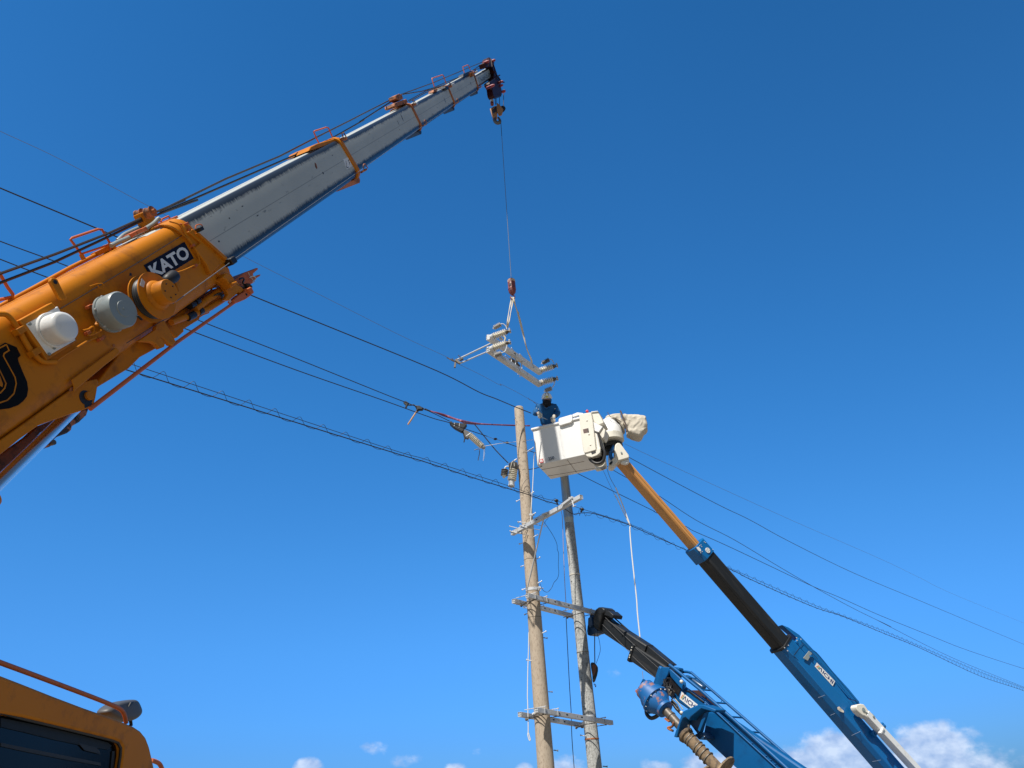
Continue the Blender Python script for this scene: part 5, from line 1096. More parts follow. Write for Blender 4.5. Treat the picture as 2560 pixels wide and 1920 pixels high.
for c in ((1197,480),(1223,660),(1243,800)):
    mb = MB(); mb.lathe(FP.on(*zb(*c),-.077), -e2, [(0,.022),(.008,.02),(.012,.012)], 16); obj('panel_bolt', mb, CRM, END)
mb = MB(); mb.prism(fp(((1165,912),(1305,872),(1375,830),(1372,905),(1330,940),(1260,965),(1195,955)),-.05), e2*.12); obj('lower_lip', mb, CRM, END, bevel=.012)
mb = MB(); mb.prism(fp(((1250,895),(1312,880),(1315,905),(1262,928)),-.056), e2*.02); obj('lip_opening', mb, GRS, END, bevel=.004)
mb = MB(); mb.prism(fp(((1298,640),(1330,655),(1350,720),(1378,860),(1372,925),(1325,950),(1318,862)),-.02), e2*.5); obj('side_cover', mb, CRM, END, bevel=.015)
mb = MB(); mb.prism(fp(((1318,665),(1330,670),(1362,880),(1350,895)),-.03), e2*.02); obj('cover_groove', mb, WLET, END)
# control box and link to the rotating turret
mb = MB(); mb.prism(fp(((1252,362),(1335,356),(1385,440),(1418,505),(1402,520),(1350,530),(1275,495)),.05), e2*.42); CB = obj('control_box', mb, CRM, at_, bevel=.012)
mb = MB(); mb.prism(fp(((1252,360),(1338,352),(1345,362),(1258,372)),.02), e2*.48); obj('box_lid', mb, WHT, CB, bevel=.006)
mb = MB(); mb.prism(fp(((1280,500),(1300,505),(1405,560),(1352,638),(1296,618)),-.02), e2*.35); lk = obj('link_arm', mb, BKT, at_, bevel=.01)
mb = MB(); mb.prism(fp(((1405,558),(1410,575),(1440,600),(1425,690),(1400,720),(1350,640)),.02), e2*.3); obj('link_end', mb, CRM, lk, bevel=.012)
mb = MB(); mb.ball(FP.on(*zb(1200,360),.3), .04, 10); mb.tube([FP.on(*zb(1200,360),.3), FP.on(*zb(1203,385),.3)], .02, 8); obj('red_knob', mb, mat('pink_plastic',(.75,.08,.12),.4), TUB)
# black hose loops below
mb = MB()
for k in range(5):
    pts = [FP.on(*zb(x-6*k,y-4*k),.02+.06*k) for x, y in ((1290,640),(1335,655),(1372,740),(1395,820),(1430,900),(1425,980),(1390,1030),(1330,1045),(1275,1025),(1250,985))]
    mb.tube(smooth_path(pts,5), .032, 8)
hl = obj('hose_loop', mb, RUB, at_)
mb = MB(); mb.prism(fp(((1300,650),(1335,665),(1362,740),(1392,830),(1405,930),(1370,1010),(1300,1030),(1245,985),(1340,965),(1375,905)),.1), e2*.2); obj('hose_tray', mb, GRS, at_, bevel=.02)
mb = MB(); mb.prism(fp(((1285,1050),(1330,1030),(1400,1020),(1432,960),(1448,1075),(1440,1095),(1385,1118),(1318,1132),(1298,1120),(1320,1095),(1290,1070)),.10), e2*.12); lb = obj('lower_bracket', mb, CRM, at_, bevel=.012)
mb = MB(); mb.prism(fp(((1368,1102),(1440,1080),(1442,1105),(1390,1130)),.045), e2*.03); obj('bracket_recess', mb, GRS, lb)
# turret drum
TY = 16.85
tc0 = atY(*zk(700,905),TY); vdir = V((0,0,1))
hh = (atY(*zk(700,430),TY).z-tc0.z)
pxm = (atY(1560,1100,TY)-atY(1559,1100,TY)).length
def pw(w): return w/8.73*pxm
mb = MB(); mb.lathe(tc0+V((0,.0,0)), vdir, [(0,pw(252)),(.02,pw(262)),(hh*.27,pw(262)),(hh*.272,pw(254)),(hh*.62,pw(235)),(hh*.74,pw(185)),(hh*.9,pw(165)),(hh*.97,pw(150))], 48); TU = obj('turret_drum', mb, BKT, at_, smooth=35)
mb = MB(); mb.lathe(tc0, vdir, [(-.005,pw(257)),(.0,pw(266)),(hh*.26,pw(266)),(hh*.265,pw(260))], 48); obj('drum_band', mb, CRM, TU, smooth=40)
def tk_(pts, Y): return [atY(*zk(*c),Y) for c in pts]
mb = MB(); mb.prism(tk_(((400,650),(430,560),(500,640),(560,700),(540,930),(455,972),(430,880)),TY-.12), V((0,.35,0))); obj('drum_arm', mb, CRM, TU, bevel=.015)
mb = MB(); mb.prism(tk_(((455,980),(540,930),(640,900),(760,885),(860,895),(930,930),(942,1000),(900,1010),(800,1040),(740,1060),(640,1110),(560,1125),(510,1060)),TY-.05), V((0,.3,0))); obj('underside_hoses', mb, RUB, TU, bevel=.03)
for k in range(4):
    mb = MB(); mb.tube(smooth_path([atY(*zk(x,y+22*k),TY-.16) for x, y in ((470,975),(560,930),(700,895),(840,900),(920,930))],5), .016, 8); obj('drum_hose', mb, RUB, TU)
# canvas covers
def bag(name, pts, Y, th, parent, seed, amp=.05):
    P_ = tk_(pts, Y); c = sum(P_,V((0,0,0)))/len(P_); n_ = len(P_); mb = MB()
    for off, s_ in ((0,.55),(.03,.82),(.12,.97),(th*.5,1.0),(th*.85,.96),(th,.75)): mb.v += [c+(p-c)*s_+V((0,off-.05,0)) for p in P_]
    for a in range(5):
        for i in range(n_): mb.f.append((a*n_+i,a*n_+(i+1)%n_,(a+1)*n_+(i+1)%n_,(a+1)*n_+i))
    mb.f += [tuple(range(n_))[::-1], tuple(range(5*n_,6*n_))]
    o = obj(name, mb, CVS, parent, smooth=0)
    for p in o.data.polygons: p.use_smooth = True
    s_ = o.modifiers.new('sub','SUBSURF'); s_.subdivision_type = 'CATMULL_CLARK'; s_.levels = s_.render_levels = 4
    tx = bpy.data.textures.new('folds'+name,'VORONOI'); tx.noise_scale = .26; tx.weight_1 = -1; tx.weight_2 = 1; tx.distance_metric = 'DISTANCE'
    d_ = o.modifiers.new('folds','DISPLACE'); d_.texture = tx; d_.strength = amp; d_.mid_level = .5; d_.texture_coords = 'LOCAL'
    tx = bpy.data.textures.new('folds2'+name,'CLOUDS'); tx.noise_scale = .3
    d_ = o.modifiers.new('folds2','DISPLACE'); d_.texture = tx; d_.strength = amp*.8; d_.mid_level = .5; d_.texture_coords = 'LOCAL'
    return o
bag('canvas_cover', ((535,330),(560,290),(605,262),(740,250),(862,240),(905,245),(925,330),(960,430),(1005,560),(1018,650),(985,690),(955,640),(900,560),(850,480),(760,430),(690,405),(560,412),(535,470)), TY-.12, .42, at_, 1)
bag('canvas_cover', ((905,232),(960,222),(1200,250),(1422,272),(1475,345),(1515,500),(1525,640),(1450,665),(1425,720),(1385,790),(1320,835),(1190,805),(1050,735),(1000,690),(1020,620),(975,470),(930,370)), TY-.2, .5, at_, 2, .06)
mb = MB(); mb.tube(smooth_path([atY(*zk(*c),TY-.3) for c in ((880,235),(905,290),(930,370),(960,440),(1000,540),(1022,610),(1015,690))],5), .02, 8); obj('cover_cord', mb, mat('dark_cord',(.12,.09,.08),.8), at_)
mb = MB(); mb.tube(smooth_path([atY(*zk(*c),TY-.3) for c in ((600,270),(640,330),(680,370),(760,390),(850,440),(900,480))],5), .007, 6); obj('cover_cord', mb, bpy.data.materials['dark_cord'], at_)
# knuckle at the boom tip
kn = MB(); kn.prism(tk_(((752,1120),(765,990),(785,955),(820,930),(870,935),(905,975),(980,1080),(1068,1198),(1075,1255),(960,1290),(840,1322),(820,1245),(760,1240)),TY-.22), V((0,.34,0))); KN = obj('knuckle_cover', kn, CRM, at_, bevel=.02, seg=3)
kn = MB(); kn.prism(tk_(((700,1290),(760,1240),(810,1245),(842,1325),(745,1440),(700,1448),(640,1432),(625,1390),(680,1340)),TY-.20), V((0,.3,0))); obj('knuckle_foot', kn, CRM, KN, bevel=.015)
kn = MB(); kn.prism(tk_(((632,1140),(640,1105),(655,1105),(650,1250),(720,1285),(690,1330),(640,1290),(630,1240)),TY-.02), V((0,.3,0))); obj('knuckle_back', kn, CRM, KN, bevel=.01)
kn = MB(); kn.prism(tk_(((640,1370),(700,1325),(715,1350),(690,1400),(650,1412)),TY-.215), V((0,.02,0))); obj('foot_recess', kn, GRS, KN)
kn = MB(); kn.tube(smooth_path([atY(*zk(*c),TY-.1) for c in ((735,1000),(700,1090),(670,1160),(670,1230),(700,1290))],5), .045, 10); obj('blue_hose', kn, mat('glossy_blue_hose',(.01,.12,.38),.2), KN)
kn = MB(); kn.disc(atY(*zk(905,1150),TY-.235), V((0,-1,0)), .022, .006, 16); kn.prism(tk_(((905,1140),(925,1150),(905,1165)),TY-.243), V((0,.004,0))); obj('cover_screw', kn, GRY, KN)
kn = MB(); kn.prism(tk_(((882,1335),(960,1310),(1040,1285),(1070,1280),(1085,1320),(1070,1365),(1020,1395),(960,1385),(905,1370)),TY-.16), V((0,.12,0))); cl = obj('white_rag', kn, WHT, KN, bevel=.03, seg=3)
# boom sections; corner line (h=0,w=0) is the lower edge nearest the camera
def bsec(t0, t1, h0, h1, w0, w1, m, name='boom_section', ch=.03, parent=None, label=None, bev=.012):
    mb = MB(); prof = [(w0,h0+ch),(w0,h1-ch),(w0-ch,h1),(w1+ch,h1),(w1,h1-ch),(w1,h0+ch),(w1+ch,h0),(w0-ch,h0)]
    k = len(prof); vs = [ABX.P(t,h,w_) for t in (t0,t1) for (w_,h) in prof]
    mb.add(vs, [tuple(range(k))[::-1], tuple(range(k,2*k))]+[(i,(i+1)%k,(i+1)%k+k,i+k) for i in range(k)])
    return obj(name, mb, m, parent or at_, ABX.mat((t0+t1)/2,0,0), bevel=bev, label=label)
def tb_(px, py): return ABX.th(px,py)[0]
tO = tb_(*zk(950,1330)); tC1 = tb_(*z8(370,170)); tC2 = tb_(*z8(440,290)); tB = tb_(*z8(1090,1000))
S3 = bsec(tC1-.3, tO, 0.0, .20, 0, -.31, FRP, ch=.035, label='tan insulating boom section')
mb = MB(); mb.tube([ABX.P(tO-.25,.1,.002),ABX.P(tC1,.1,.002)], .003, 5); obj('seam_groove', mb, GRS, S3)
S2 = bsec(tB-.3, tC2+.15, -.04, .345, .02, -.36, BKB, ch=.05, label='black middle boom section')
COLr = bsec(tC2-.02, tC1, -.09, .36, .045, -.40, BLU, 'boom_collar', ch=.06, label='blue collar with a round plate')
mb = MB(); cc = ABX.on(*z8(428,252),.05); mb.disc(cc, ABX.s, .065, .012, 28); obj('round_plate', mb, WHT, COLr)
for k in range(4):
    a = k*1.57+.7; mb = MB(); mb.disc(cc+ABX.d*.034*math.cos(a)+ABX.n*.034*math.sin(a)+ABX.s*.012, ABX.s, .014, .002, 10); obj('plate_hole', mb, GRY, COLr)
mb = MB(); mb.prism([ABX.on(*z8(*c),.048) for c in ((332,228),(352,222),(370,245),(372,262),(355,258),(345,248))], ABX.s*.01); obj('white_plate', mb, WHT, COLr)
for c in ((400,182),(410,188),(372,208),(378,222),(362,215),(370,272),(383,262),(470,245)):
    mb = MB(); mb.disc(ABX.on(*z8(*c),.045), ABX.s, .011, .01, 8); obj('collar_bolt', mb, GLV, COLr)
tL = -3.0
S1 = bsec(tL, tB, -.06, .43, .045, -.42, BLU, ch=.09, label='blue lower boom section with white lettering plate')
rg = bsec(tB-.03, tB+.03, -.09, .45, .065, -.45, BKB, 'front_ring', ch=.09, parent=S1)
# wedge on top of the blue section
def ab(pts, w=0): return [ABX.on(*c,w) for c in pts]
mb = MB(); mb.prism(ab((z8(1045,868),z8(1100,890),z8(1190,952),z8(1330,1100),z8(1420,1200),z8(1500,1290),z8(1600,1400),z8(1690,1510),z8(1600,1480),z8(1300,1130),z8(1160,970)),-.12), -ABX.s*.16); obj('cable_guide_fairing', mb, BLU, S1, bevel=.012)
mb = MB(); mb.prism(ab((z8(1600,1490),z8(1690,1510),z8(1660,1620),z8(1160,1010),z8(1190,975)),.03), -ABX.s*.1); obj('upper_web', mb, BLU, S1, bevel=.01)
for a, b in ((z8(1145,1120),z8(1220,1020)),(z8(1220,1020),z8(1340,1150)),(z8(1140,1125),z8(1180,1165))):
    mb = MB(); mb.tube([ABX.on(*a,.047),ABX.on(*b,.047)], .005, 5); obj('panel_line', mb, GRS, S1)
for c in ((1168,1000),(1200,990),(1095,1040),(1065,1060),(1090,1085),(1165,978)):
    mb = MB(); mb.disc(ABX.on(*z8(*c),.05), ABX.s, .014, .012, 8); obj('ring_bolt', mb, GLV, S1)
mb = MB(); mb.prism(ab((z8(1222,1145),z8(1270,1085),z8(1296,1105),z8(1260,1168)),.09), -ABX.s*.02); sbr = obj('small_plate', mb, GRY, S1, bevel=.004)
mb = MB(); mb.bar(ABX.on(*z8(1262,1130),.07), ABX.on(*z8(1262,1130),.03), .14,.03); obj('plate_foot', mb, BLU, sbr)
mb = MB(); mb.tube(smooth_path([ABX.on(*z8(x,y),.06) for x, y in ((1275,1085),(1330,1100),(1480,1280),(1640,1470),(1690,1530))],4), .012, 7); mb.tube([ABX.on(*z8(x,y),.06) for x, y in ((1290,1110),(1420,1240),(1650,1520))], .008, 6); obj('hydraulic_line', mb, BLU, S1)
# lettering plate
def brand(q, parent, cut=None):
    mb = MB(); n_ = (q[1]-q[0]).cross(q[3]-q[0]).normalized()
    if n_.dot(C0-q[0]) < 0: n_ = -n_
    mb.prism(q, n_*.003); pl = obj('lettering_plate', mb, WHT, parent, smooth=0, label='white plate with blue lettering and coloured stripes')
    f_ = [p+n_*.0042 for p in q]
    for i, (u, m) in enumerate(((.045,STRD),(.085,STOR),(.125,STGR))):
        mb = MB(); mb.prism([quad_map(f_,(u+a,b)) for a, b in ((0,.2),(.025,.2),(.085,.82),(.06,.82))], n_*.001); obj('stripe', mb, m, pl, smooth=0)
    mb = MB()
    for poly in (((.165,.2),(.20,.2),(.265,.70),(.27,.70),(.30,.2),(.345,.2),(.305,.82),(.245,.82)),):
        mb.prism([quad_map(f_,c) for c in poly], n_*.001)
    obj('letter', mb, mat('deep_blue_letter',(.01,.03,.16),.5) if 'deep_blue_letter' not in bpy.data.materials else bpy.data.materials['deep_blue_letter'], pl, smooth=0)
    letters('lettering', 'ICHI', f_, bpy.data.materials['deep_blue_letter'], pl, bold=.03, u0=.385, u1=.95, v0=.2, v1=.82)
brand([ABX.on(*z8(*c),.049) for c in ((1317,1215),(1465,1378),(1485,1338),(1334,1183))], S1)
# white jib at lower right, brackets
mb = MB(); J0, J1 = ABX.on(*zr(640,330),.22), ABX.on(*zr(1260,1010),.22); mb.bar(J0, J1, .20,.14, ABX.n); JB = obj('white_jib', mb, WHT, at_, bevel=.01, label='white jib arm lying along the blue boom')
mb = MB(); mb.prism([ABX.on(*zr(*c),.30) for c in ((553,262),(562,243),(600,234),(632,240),(700,335),(735,378),(720,400),(690,385),(640,355),(620,350),(585,320),(560,285))], -ABX.s*.18); hd2 = obj('jib_head', mb, CRM, JB, bevel=.015)
mb = MB(); p = ABX.on(*zr(628,296),.305); mb.lathe(p, ABX.s, [(0,.05),(.006,.05),(.006,.03),(.01,.03)], 20); mb.bar(ABX.on(*zr(640,318),.305),ABX.on(*zr(665,325),.305),.05,.006); obj('jib_mark', mb, GRY, hd2, smooth=0)
mb = MB(); mb.bar(ABX.on(*zr(575,290),.2), ABX.on(*zr(625,345),.2), .03,.22); obj('jib_sheave', mb, CRM, hd2)
for c in ((812,455),(725,530),(705,365)):
    mb = MB(); p = ABX.on(*zr(*c),.26 if c[0] != 725 else .1); mb.box(p, ABX.d*.06, ABX.n*.05, ABX.s*.05); mb.disc(p+ABX.s*.05, ABX.s, .03, .03, 10); obj('jib_bracket', mb, BLU if c[0] != 705 else GRY, JB, bevel=.01)
mb = MB(); mb.box(ABX.on(*zr(802,500),.31), ABX.d*.02, ABX.n*.09, ABX.s*.04); obj('jib_strap', mb, BKT, JB, bevel=.006)
for a, b, w_ in (((180,175),(245,150),-.0),((510,548),(595,508),.0),((715,806),(798,790),0),((300,350),(345,330),0)):
    mb = MB(); mb.tube([ABX.on(*zr(*a),.05),ABX.on(*zr(*b),.05)], .004, 5); obj('weld_scratch', mb, mat('pale_scratch',(.25,.3,.4),.6) if 'pale_scratch' not in bpy.data.materials else bpy.data.materials['pale_scratch'], S1)
mb = MB(); mb.prism(ab((zr(368,270),zr(385,262),zr(432,305),zr(430,322),zr(400,312),zr(372,292)),.055), ABX.s*.004); obj('torn_sticker', mb, CVS, S1, smooth=0)
mb = MB(); mb.box(ABX.P(tL+.2,.18,-.19)-V((0,0,.3)), V((.45,0,0)), V((0,.45,0)), V((0,0,.6))); obj('boom_pedestal', mb, BLU, at_, bevel=.04)
mb = MB(); mb.box(V((base.x-.2,base.y+.3,.55)), V((1.1,0,0)), V((0,3.0,0)), V((0,0,.3))); obj('carrier', mb, BLU, at_, bevel=.05)
# white hoses hanging from the tip
rope('hanging_hose', [atY(*c,16.7) for c in (zb(1450,1075),zb(1500,1230),zb(1575,1365))], .006, STL, 'thin line hanging under the boom knuckle down to the white rope', 'rope', 3)
rope('hanging_hose', [atY(*c,16.7) for c in (zb(1408,1130),zb(1480,1290),zb(1560,1460),zb(1580,1500))], .004, STL, 'very thin line left of the white rope under the bucket', 'rope', 3)
rope('white_rope', [atY(*c,16.65) for c in (zu(1655,105),zu(1700,215),zu(1750,340),zu(1852,622),zu(1850,660),zu(1858,800),zu(1880,1050),zu(1912,1350),zu(1945,1659),zm(1955,500),zm(1975,700),zm(1995,885))], .014, WRP, 'long white rope hanging from the bucket boom to the dark lower boom', 'rope', 4)
rope('white_rope', [atY(*c,16.68) for c in (zu(1640,200),zu(1680,270),zu(1740,400),zu(1800,520),zu(1850,622))], .011, WRP, 'short second strand of the white rope beside the tan boom', 'rope', 4)

# ================================================================ person in the bucket
PY = BY+.42
pr = empty('person', bq(.32,.45,.05), 'person in blue workwear, white helmet and black face cover leaning over the bucket rim', 'person')
def pp(x, y, dy=0): return atY(*zp(x,y), PY+dy)
def skin(name, nodes, edges, m, parent, sub=2, label=None):
    Fm = M.Translation(nodes[0][0]); inv = Fm.inverted()
    me = bpy.data.meshes.new(name); me.from_pydata([inv@n[0] for n in nodes], edges, []); me.materials.append(m)
    o = bpy.data.objects.new(name, me); COL.objects.link(o); setw(o, parent, Fm)
    s_ = o.modifiers.new('skin','SKIN'); s_.use_smooth_shade = True
    for i, n in enumerate(nodes):
        r = n[1] if isinstance(n[1],tuple) else (n[1],n[1]); me.skin_vertices[0].data[i].radius = r
    me.skin_vertices[0].data[0].use_root = True
    q = o.modifiers.new('sub','SUBSURF'); q.levels = q.render_levels = sub
    if label: o['label'] = label
    return o
floor = bq(.32,.45,.05)
chest = pp(770,900,.0); neck = pp(775,700,-.03); headc = pp(785,480,-.06)
pelv = V((chest.x-.0,PY+.12,chest.z-.48)); spine = lerp(pelv,chest,.55)
shL, shR = pp(420,790,.02), pp(1110,790,.02)
elL, elR = pp(300,1060,-.05), pp(1240,1050,-.02)
wrL, wrR = pp(430,1040,-.26), pp(1110,1170,-.30)
hipL, hipR = pelv+V((-.09,0,-.06)), pelv+V((.09,0,-.06))
ftL, ftR = V((pelv.x-.11,PY+.1,floor.z+.06)), V((pelv.x+.11,PY+.1,floor.z+.06))
knL, knR = lerp(hipL,ftL,.52)+V((0,-.03,0)), lerp(hipR,ftR,.52)+V((0,-.03,0))
nodes = [(pelv,(.14,.11)),(spine,(.13,.10)),(chest,(.16,.11)),(neck,.055),(pp(785,600,-.05),(.07,.08)),(headc,(.085,.10)),(pp(785,390,-.05),(.075,.09)),
         (shL,.065),(elL,.048),(wrL,.034),(shR,.065),(elR,.048),(wrR,.034),(hipL,.09),(knL,.06),(ftL,.045),(hipR,.09),(knR,.06),(ftR,.045),
         (ftL+V((0,-.16,-.02)),.035),(ftR+V((0,-.16,-.02)),.035)]
edges = [(0,1),(1,2),(2,3),(3,4),(4,5),(5,6),(2,7),(7,8),(8,9),(2,10),(10,11),(11,12),(0,13),(13,14),(14,15),(0,16),(16,17),(17,18),(15,19),(18,20)]
BODY = skin('body', nodes, edges, SKN, pr)
jn = [(pelv+V((0,0,.02)),(.19,.15)),(spine,(.205,.15)),(chest,(.215,.135)),(pp(775,745,-.02),(.10,.09)),
      (shL,.10),(lerp(shL,elL,.55),.09),(elL,.085),(lerp(elL,wrL,.85),.06),(shR,.10),(lerp(shR,elR,.55),.09),(elR,.085),(lerp(elR,wrR,.85),.06)]
JK = skin('jacket', jn, [(0,1),(1,2),(2,3),(2,4),(4,5),(5,6),(6,7),(2,8),(8,9),(9,10),(10,11)], CLO, pr, label='blue work jacket')
tx = bpy.data.textures.new('cloth','CLOUDS'); tx.noise_scale = .09
dm = JK.modifiers.new('wrinkles','DISPLACE'); dm.texture = tx; dm.strength = .035; dm.texture_coords = 'LOCAL'
skin('trousers', [(pelv,(.16,.13)),(hipL,.105),(knL,.08),(ftL+V((0,0,.04)),.065),(hipR,.105),(knR,.08),(ftR+V((0,0,.04)),.065)], [(0,1),(1,2),(2,3),(0,4),(4,5),(5,6)], CLO, pr)
# collar, badge
mb = MB(); mb.tube(smooth_path([pp(600,700,-.08),pp(640,770,-.12),pp(760,850,-.16),pp(880,780,-.12),pp(940,690,-.08)],5), .018, 8); obj('collar', mb, CLO, pr)
mb = MB(); mb.tube(smooth_path([pp(600,610,-.16),pp(640,700,-.17),pp(720,790,-.18),pp(790,840,-.17)],5), .005, 6); obj('chin_strap', mb, SAG, pr)
for c in ((360,840),(435,885),(1120,855)):
    mb = MB(); mb.ball(pp(*c,-.085), .013, 8); obj('badge', mb, WLET, JK)
# head gear
hr = pw(8.73*200/16.59)
mb = MB(); mb.ball(headc+V((0,0,.0)), .118, 20, (.98,1.05,1.15)); mb2 = MB()
FC = MB(); cF = pp(780,640,-.09); FC.ball(cF+V((0,-.01,-.01)), .115, 18, (1.0,.95,1.12)); fcv = obj('face_cover', FC, MSK, pr, smooth=80, label='black face cover')
HD = MB(); HD.ball(pp(785,500,-.05), .122, 20, (1.0,1.0,1.05)); hdo = obj('hood', HD, CLO, pr, smooth=80)
fb_ = MB(); fb_.ball(pp(785,528,-.112), .092, 16, (1.0,.95,.5)); fc_ = obj('face', fb_, SKN, pr, smooth=80)
for x in (715,855):
    mb = MB(); mb.ball(pp(x,528,-.182), .010, 8); obj('eye', mb, GRS, fc_)
mb = MB(); mb.ball(pp(785,545,-.182), .012, 8, (.8,1,1.1)); obj('nose', mb, SKN, fc_)
HM = MB(); hc_ = pp(780,410,-.05); n1, n2 = 14, 28; o_ = 0
tilt = M.Rotation(R(24),3,'X')
for i in range(n1+1):
    a = (math.pi*.56)*i/n1
    for j in range(n2):
        b = 2*math.pi*j/n2; rr_ = .138*(1+.04*math.cos(8*b)*0)
        HM.v.append(hc_+tilt@V((rr_*math.sin(a)*math.cos(b)*.97, rr_*1.12*math.sin(a)*math.sin(b), rr_*1.06*math.cos(a))))
for i in range(n1):
    for j in range(n2): HM.f.append((i*n2+j,(i+1)*n2+j,(i+1)*n2+(j+1)%n2,i*n2+(j+1)%n2))
HO = obj('helmet', HM, HLM, pr, smooth=80, label='white safety helmet'); so2 = HO.modifiers.new('thickness','SOLIDIFY'); so2.thickness = .006
def hp3(a, b, k=1.01): # a polar, b azimuth (front = -y)
    rr_ = .138*k; return hc_+tilt@V((rr_*math.sin(a)*math.cos(b)*.97, rr_*1.12*math.sin(a)*math.sin(b), rr_*1.06*math.cos(a)))
mb = MB(); F_ = -math.pi/2
mb.tube([hp3(a,F_+s_) for a, s_ in ((1.66,-.42),(1.35,-.38),(1.0,-.36),(.72,-.42),(.62,0),(.72,.42),(1.0,.36),(1.35,.38),(1.66,.42))], .006, 6); obj('helmet_outline', mb, BLK, HO)
mb = MB()
for s_ in (-1,1): mb.tube([hp3(1.62,F_+s_*t) for t in (.5,.8,1.1,1.4)], .011, 6)
obj('helmet_band', mb, WLET, HO)
mb = MB(); g_ = [[hp3(a,F_+s_*k_,1.02) for s_ in (-1,-.5,0,.5,1)] for a, k_ in ((1.62,.27),(1.42,.24),(1.25,.12))]
mb.add([p for r_ in g_ for p in r_], [(r_*5+i,r_*5+i+1,r_*5+5+i+1,r_*5+5+i) for r_ in range(2) for i in range(4)]); obj('helmet_mark', mb, YEL, HO)
# gloves: palm and five unequal fingers each
def glove(wr, dirv, side, curl, parent, spread=V((1,0,0)), down=V((0,0,-1))):
    """wr wrist, dirv palm direction, spread across the knuckles, down = curl direction"""
    d = V(dirv).normalized(); sp = (spread-d*spread.dot(d)).normalized(); dn = down.normalized()
    nodes = [(wr-d*.05,.050),(wr+d*.03,.046),(wr+d*.10,(.056,.034))]; edges = [(0,1),(1,2)]
    o = skin('glove', nodes, edges, GLO, parent)
    for i, (u, l) in enumerate(((-.044,.080),(-.015,.094),(.015,.090),(.043,.070))):
        b0 = wr+d*.095+sp*u; p1 = b0+(d*(1-curl*.35)+dn*curl*.5).normalized()*l*.5; p2 = p1+(d*(1-curl)+dn*curl).normalized()*l*.35; p3 = p2+(d*(.4-curl)+dn*(curl+.3)).normalized()*l*.28
        skin('finger', [(b0,.016),(p1,.015),(p2,.0135),(p3,.011)], [(0,1),(1,2),(2,3)], GLO, o, sub=1)
    b0 = wr+d*.035+sp*.034*side; p1 = b0+(d*.6+sp*side*.8).normalized()*.035; p2 = p1+(d*.9+dn*curl*.6).normalized()*.032
    skin('thumb', [(b0,.014),(p1,.0125),(p2,.011)], [(0,1),(1,2)], GLO, o, sub=1)
    return o
glove(pp(455,1040,-.30), V((.15,-.55,-.85)), 1, .7, pr, V((1,0,.1)), V((0,.55,-.7)))
rimp = FP.on(*zp(1030,1380), -.06)
wrR2 = FP.on(*zp(1075,1175), .0)
glove(wrR2, (rimp-wrR2), -1, .8, pr, V((1,.1,.25)), V((0,.35,-1)))
rope('cut_wire', [pp(590,1225,-.36),pp(690,1260,-.3),pp(790,1310,-.25)], .006, WRP, "short pale wire held in the worker's left-hand glove", 'wire', 3)

# ================================================================ digger derrick truck
DF = Frame(atY(1960,1900,14.1), atY(1505,1590,17.0), side=-1)
DB = DF.P(-2.5,0,-.2)
dt = empty('digger_derrick_truck', (DB.x,DB.y,0), 'blue digger derrick boom with an auger, its black tip gripping the grey pole', 'derrick truck')
def don(pts, w=0): return [DF.on(*c,w) for c in pts]
DE = [(z7(235,220),z7(207,355)),(z7(530,488),z7(484,628)),(z7(778,692),z7(722,855))]
DS = []
for i, (a, b) in enumerate(DE):
    w0 = -.03*(2-i); ta, ha = DF.th(*a,w0); tb2, hb2_ = DF.th(*b,w0); DS.append(((ta+tb2)/2, ha, hb2_, w0))
tt = [s_[0] for s_ in DS]
def dsec(t0, t1, h0, h1, w0, w1, m, name='boom_section', parent=None, label=None, ch=.03):
    mb = MB(); prof = [(w0,h0+ch),(w0,h1-ch),(w0-ch,h1),(w1+ch,h1),(w1,h1-ch),(w1,h0+ch),(w1+ch,h0),(w0-ch,h0)]; k = 8
    mb.add([DF.P(t,h,w_) for t in (t0,t1) for (w_,h) in prof], [tuple(range(k))[::-1], tuple(range(k,2*k))]+[(i,(i+1)%k,(i+1)%k+k,i+k) for i in range(k)])
    return obj(name, mb, m, parent or dt, DF.mat((t0+t1)/2,0,0), bevel=.01, label=label)
D3 = dsec(tt[1]-.3, tt[0], DS[0][2], DS[0][1], DS[0][3], DS[0][3]-.26, BKB, label='black inner boom section')
D2 = dsec(tt[2]-.3, tt[1], DS[1][2], DS[1][1], DS[1][3], DS[1][3]-.32, BKB, label='black middle boom section')
D1 = dsec(-3.2, tt[2], DS[2][2]-.02, DS[2][1]-.085, DS[2][3], DS[2][3]-.17, BLD, label='blue base boom section with lettering')
dsec(tt[2]-.06, tt[2]+.02, DS[2][2]-.05, DS[2][1]+.02, .03, -.36, BLD, 'front_collar', D1)
dsec(tt[1]-.04, tt[1]+.03, DS[1][2]-.03, DS[1][1]+.03, DS[1][3]+.02, DS[1][3]-.35, BKB, 'end_ring', D2, ch=.02)
for i, c in enumerate(((517,510),(510,535),(498,582),(494,602))):
    mb = MB(); mb.disc(DF.on(*z7(*c),0), DF.s, .012, .012, 8); obj('ring_bolt', mb, CRM, D2)
for o_, pts in ((D3,((270,235),(550,500))),(D3,((245,300),(500,560))),(D2,((545,510),(770,710))),(D2,((520,590),(740,800)))):
    mb = MB(); mb.tube([DF.on(*z7(*c),-.03) for c in pts], .006, 6); obj('boom_edge', mb, bpy.data.materials['dull_edge'] if 'dull_edge' in bpy.data.materials else mat('dull_edge',(.06,.06,.065),.6), o_)
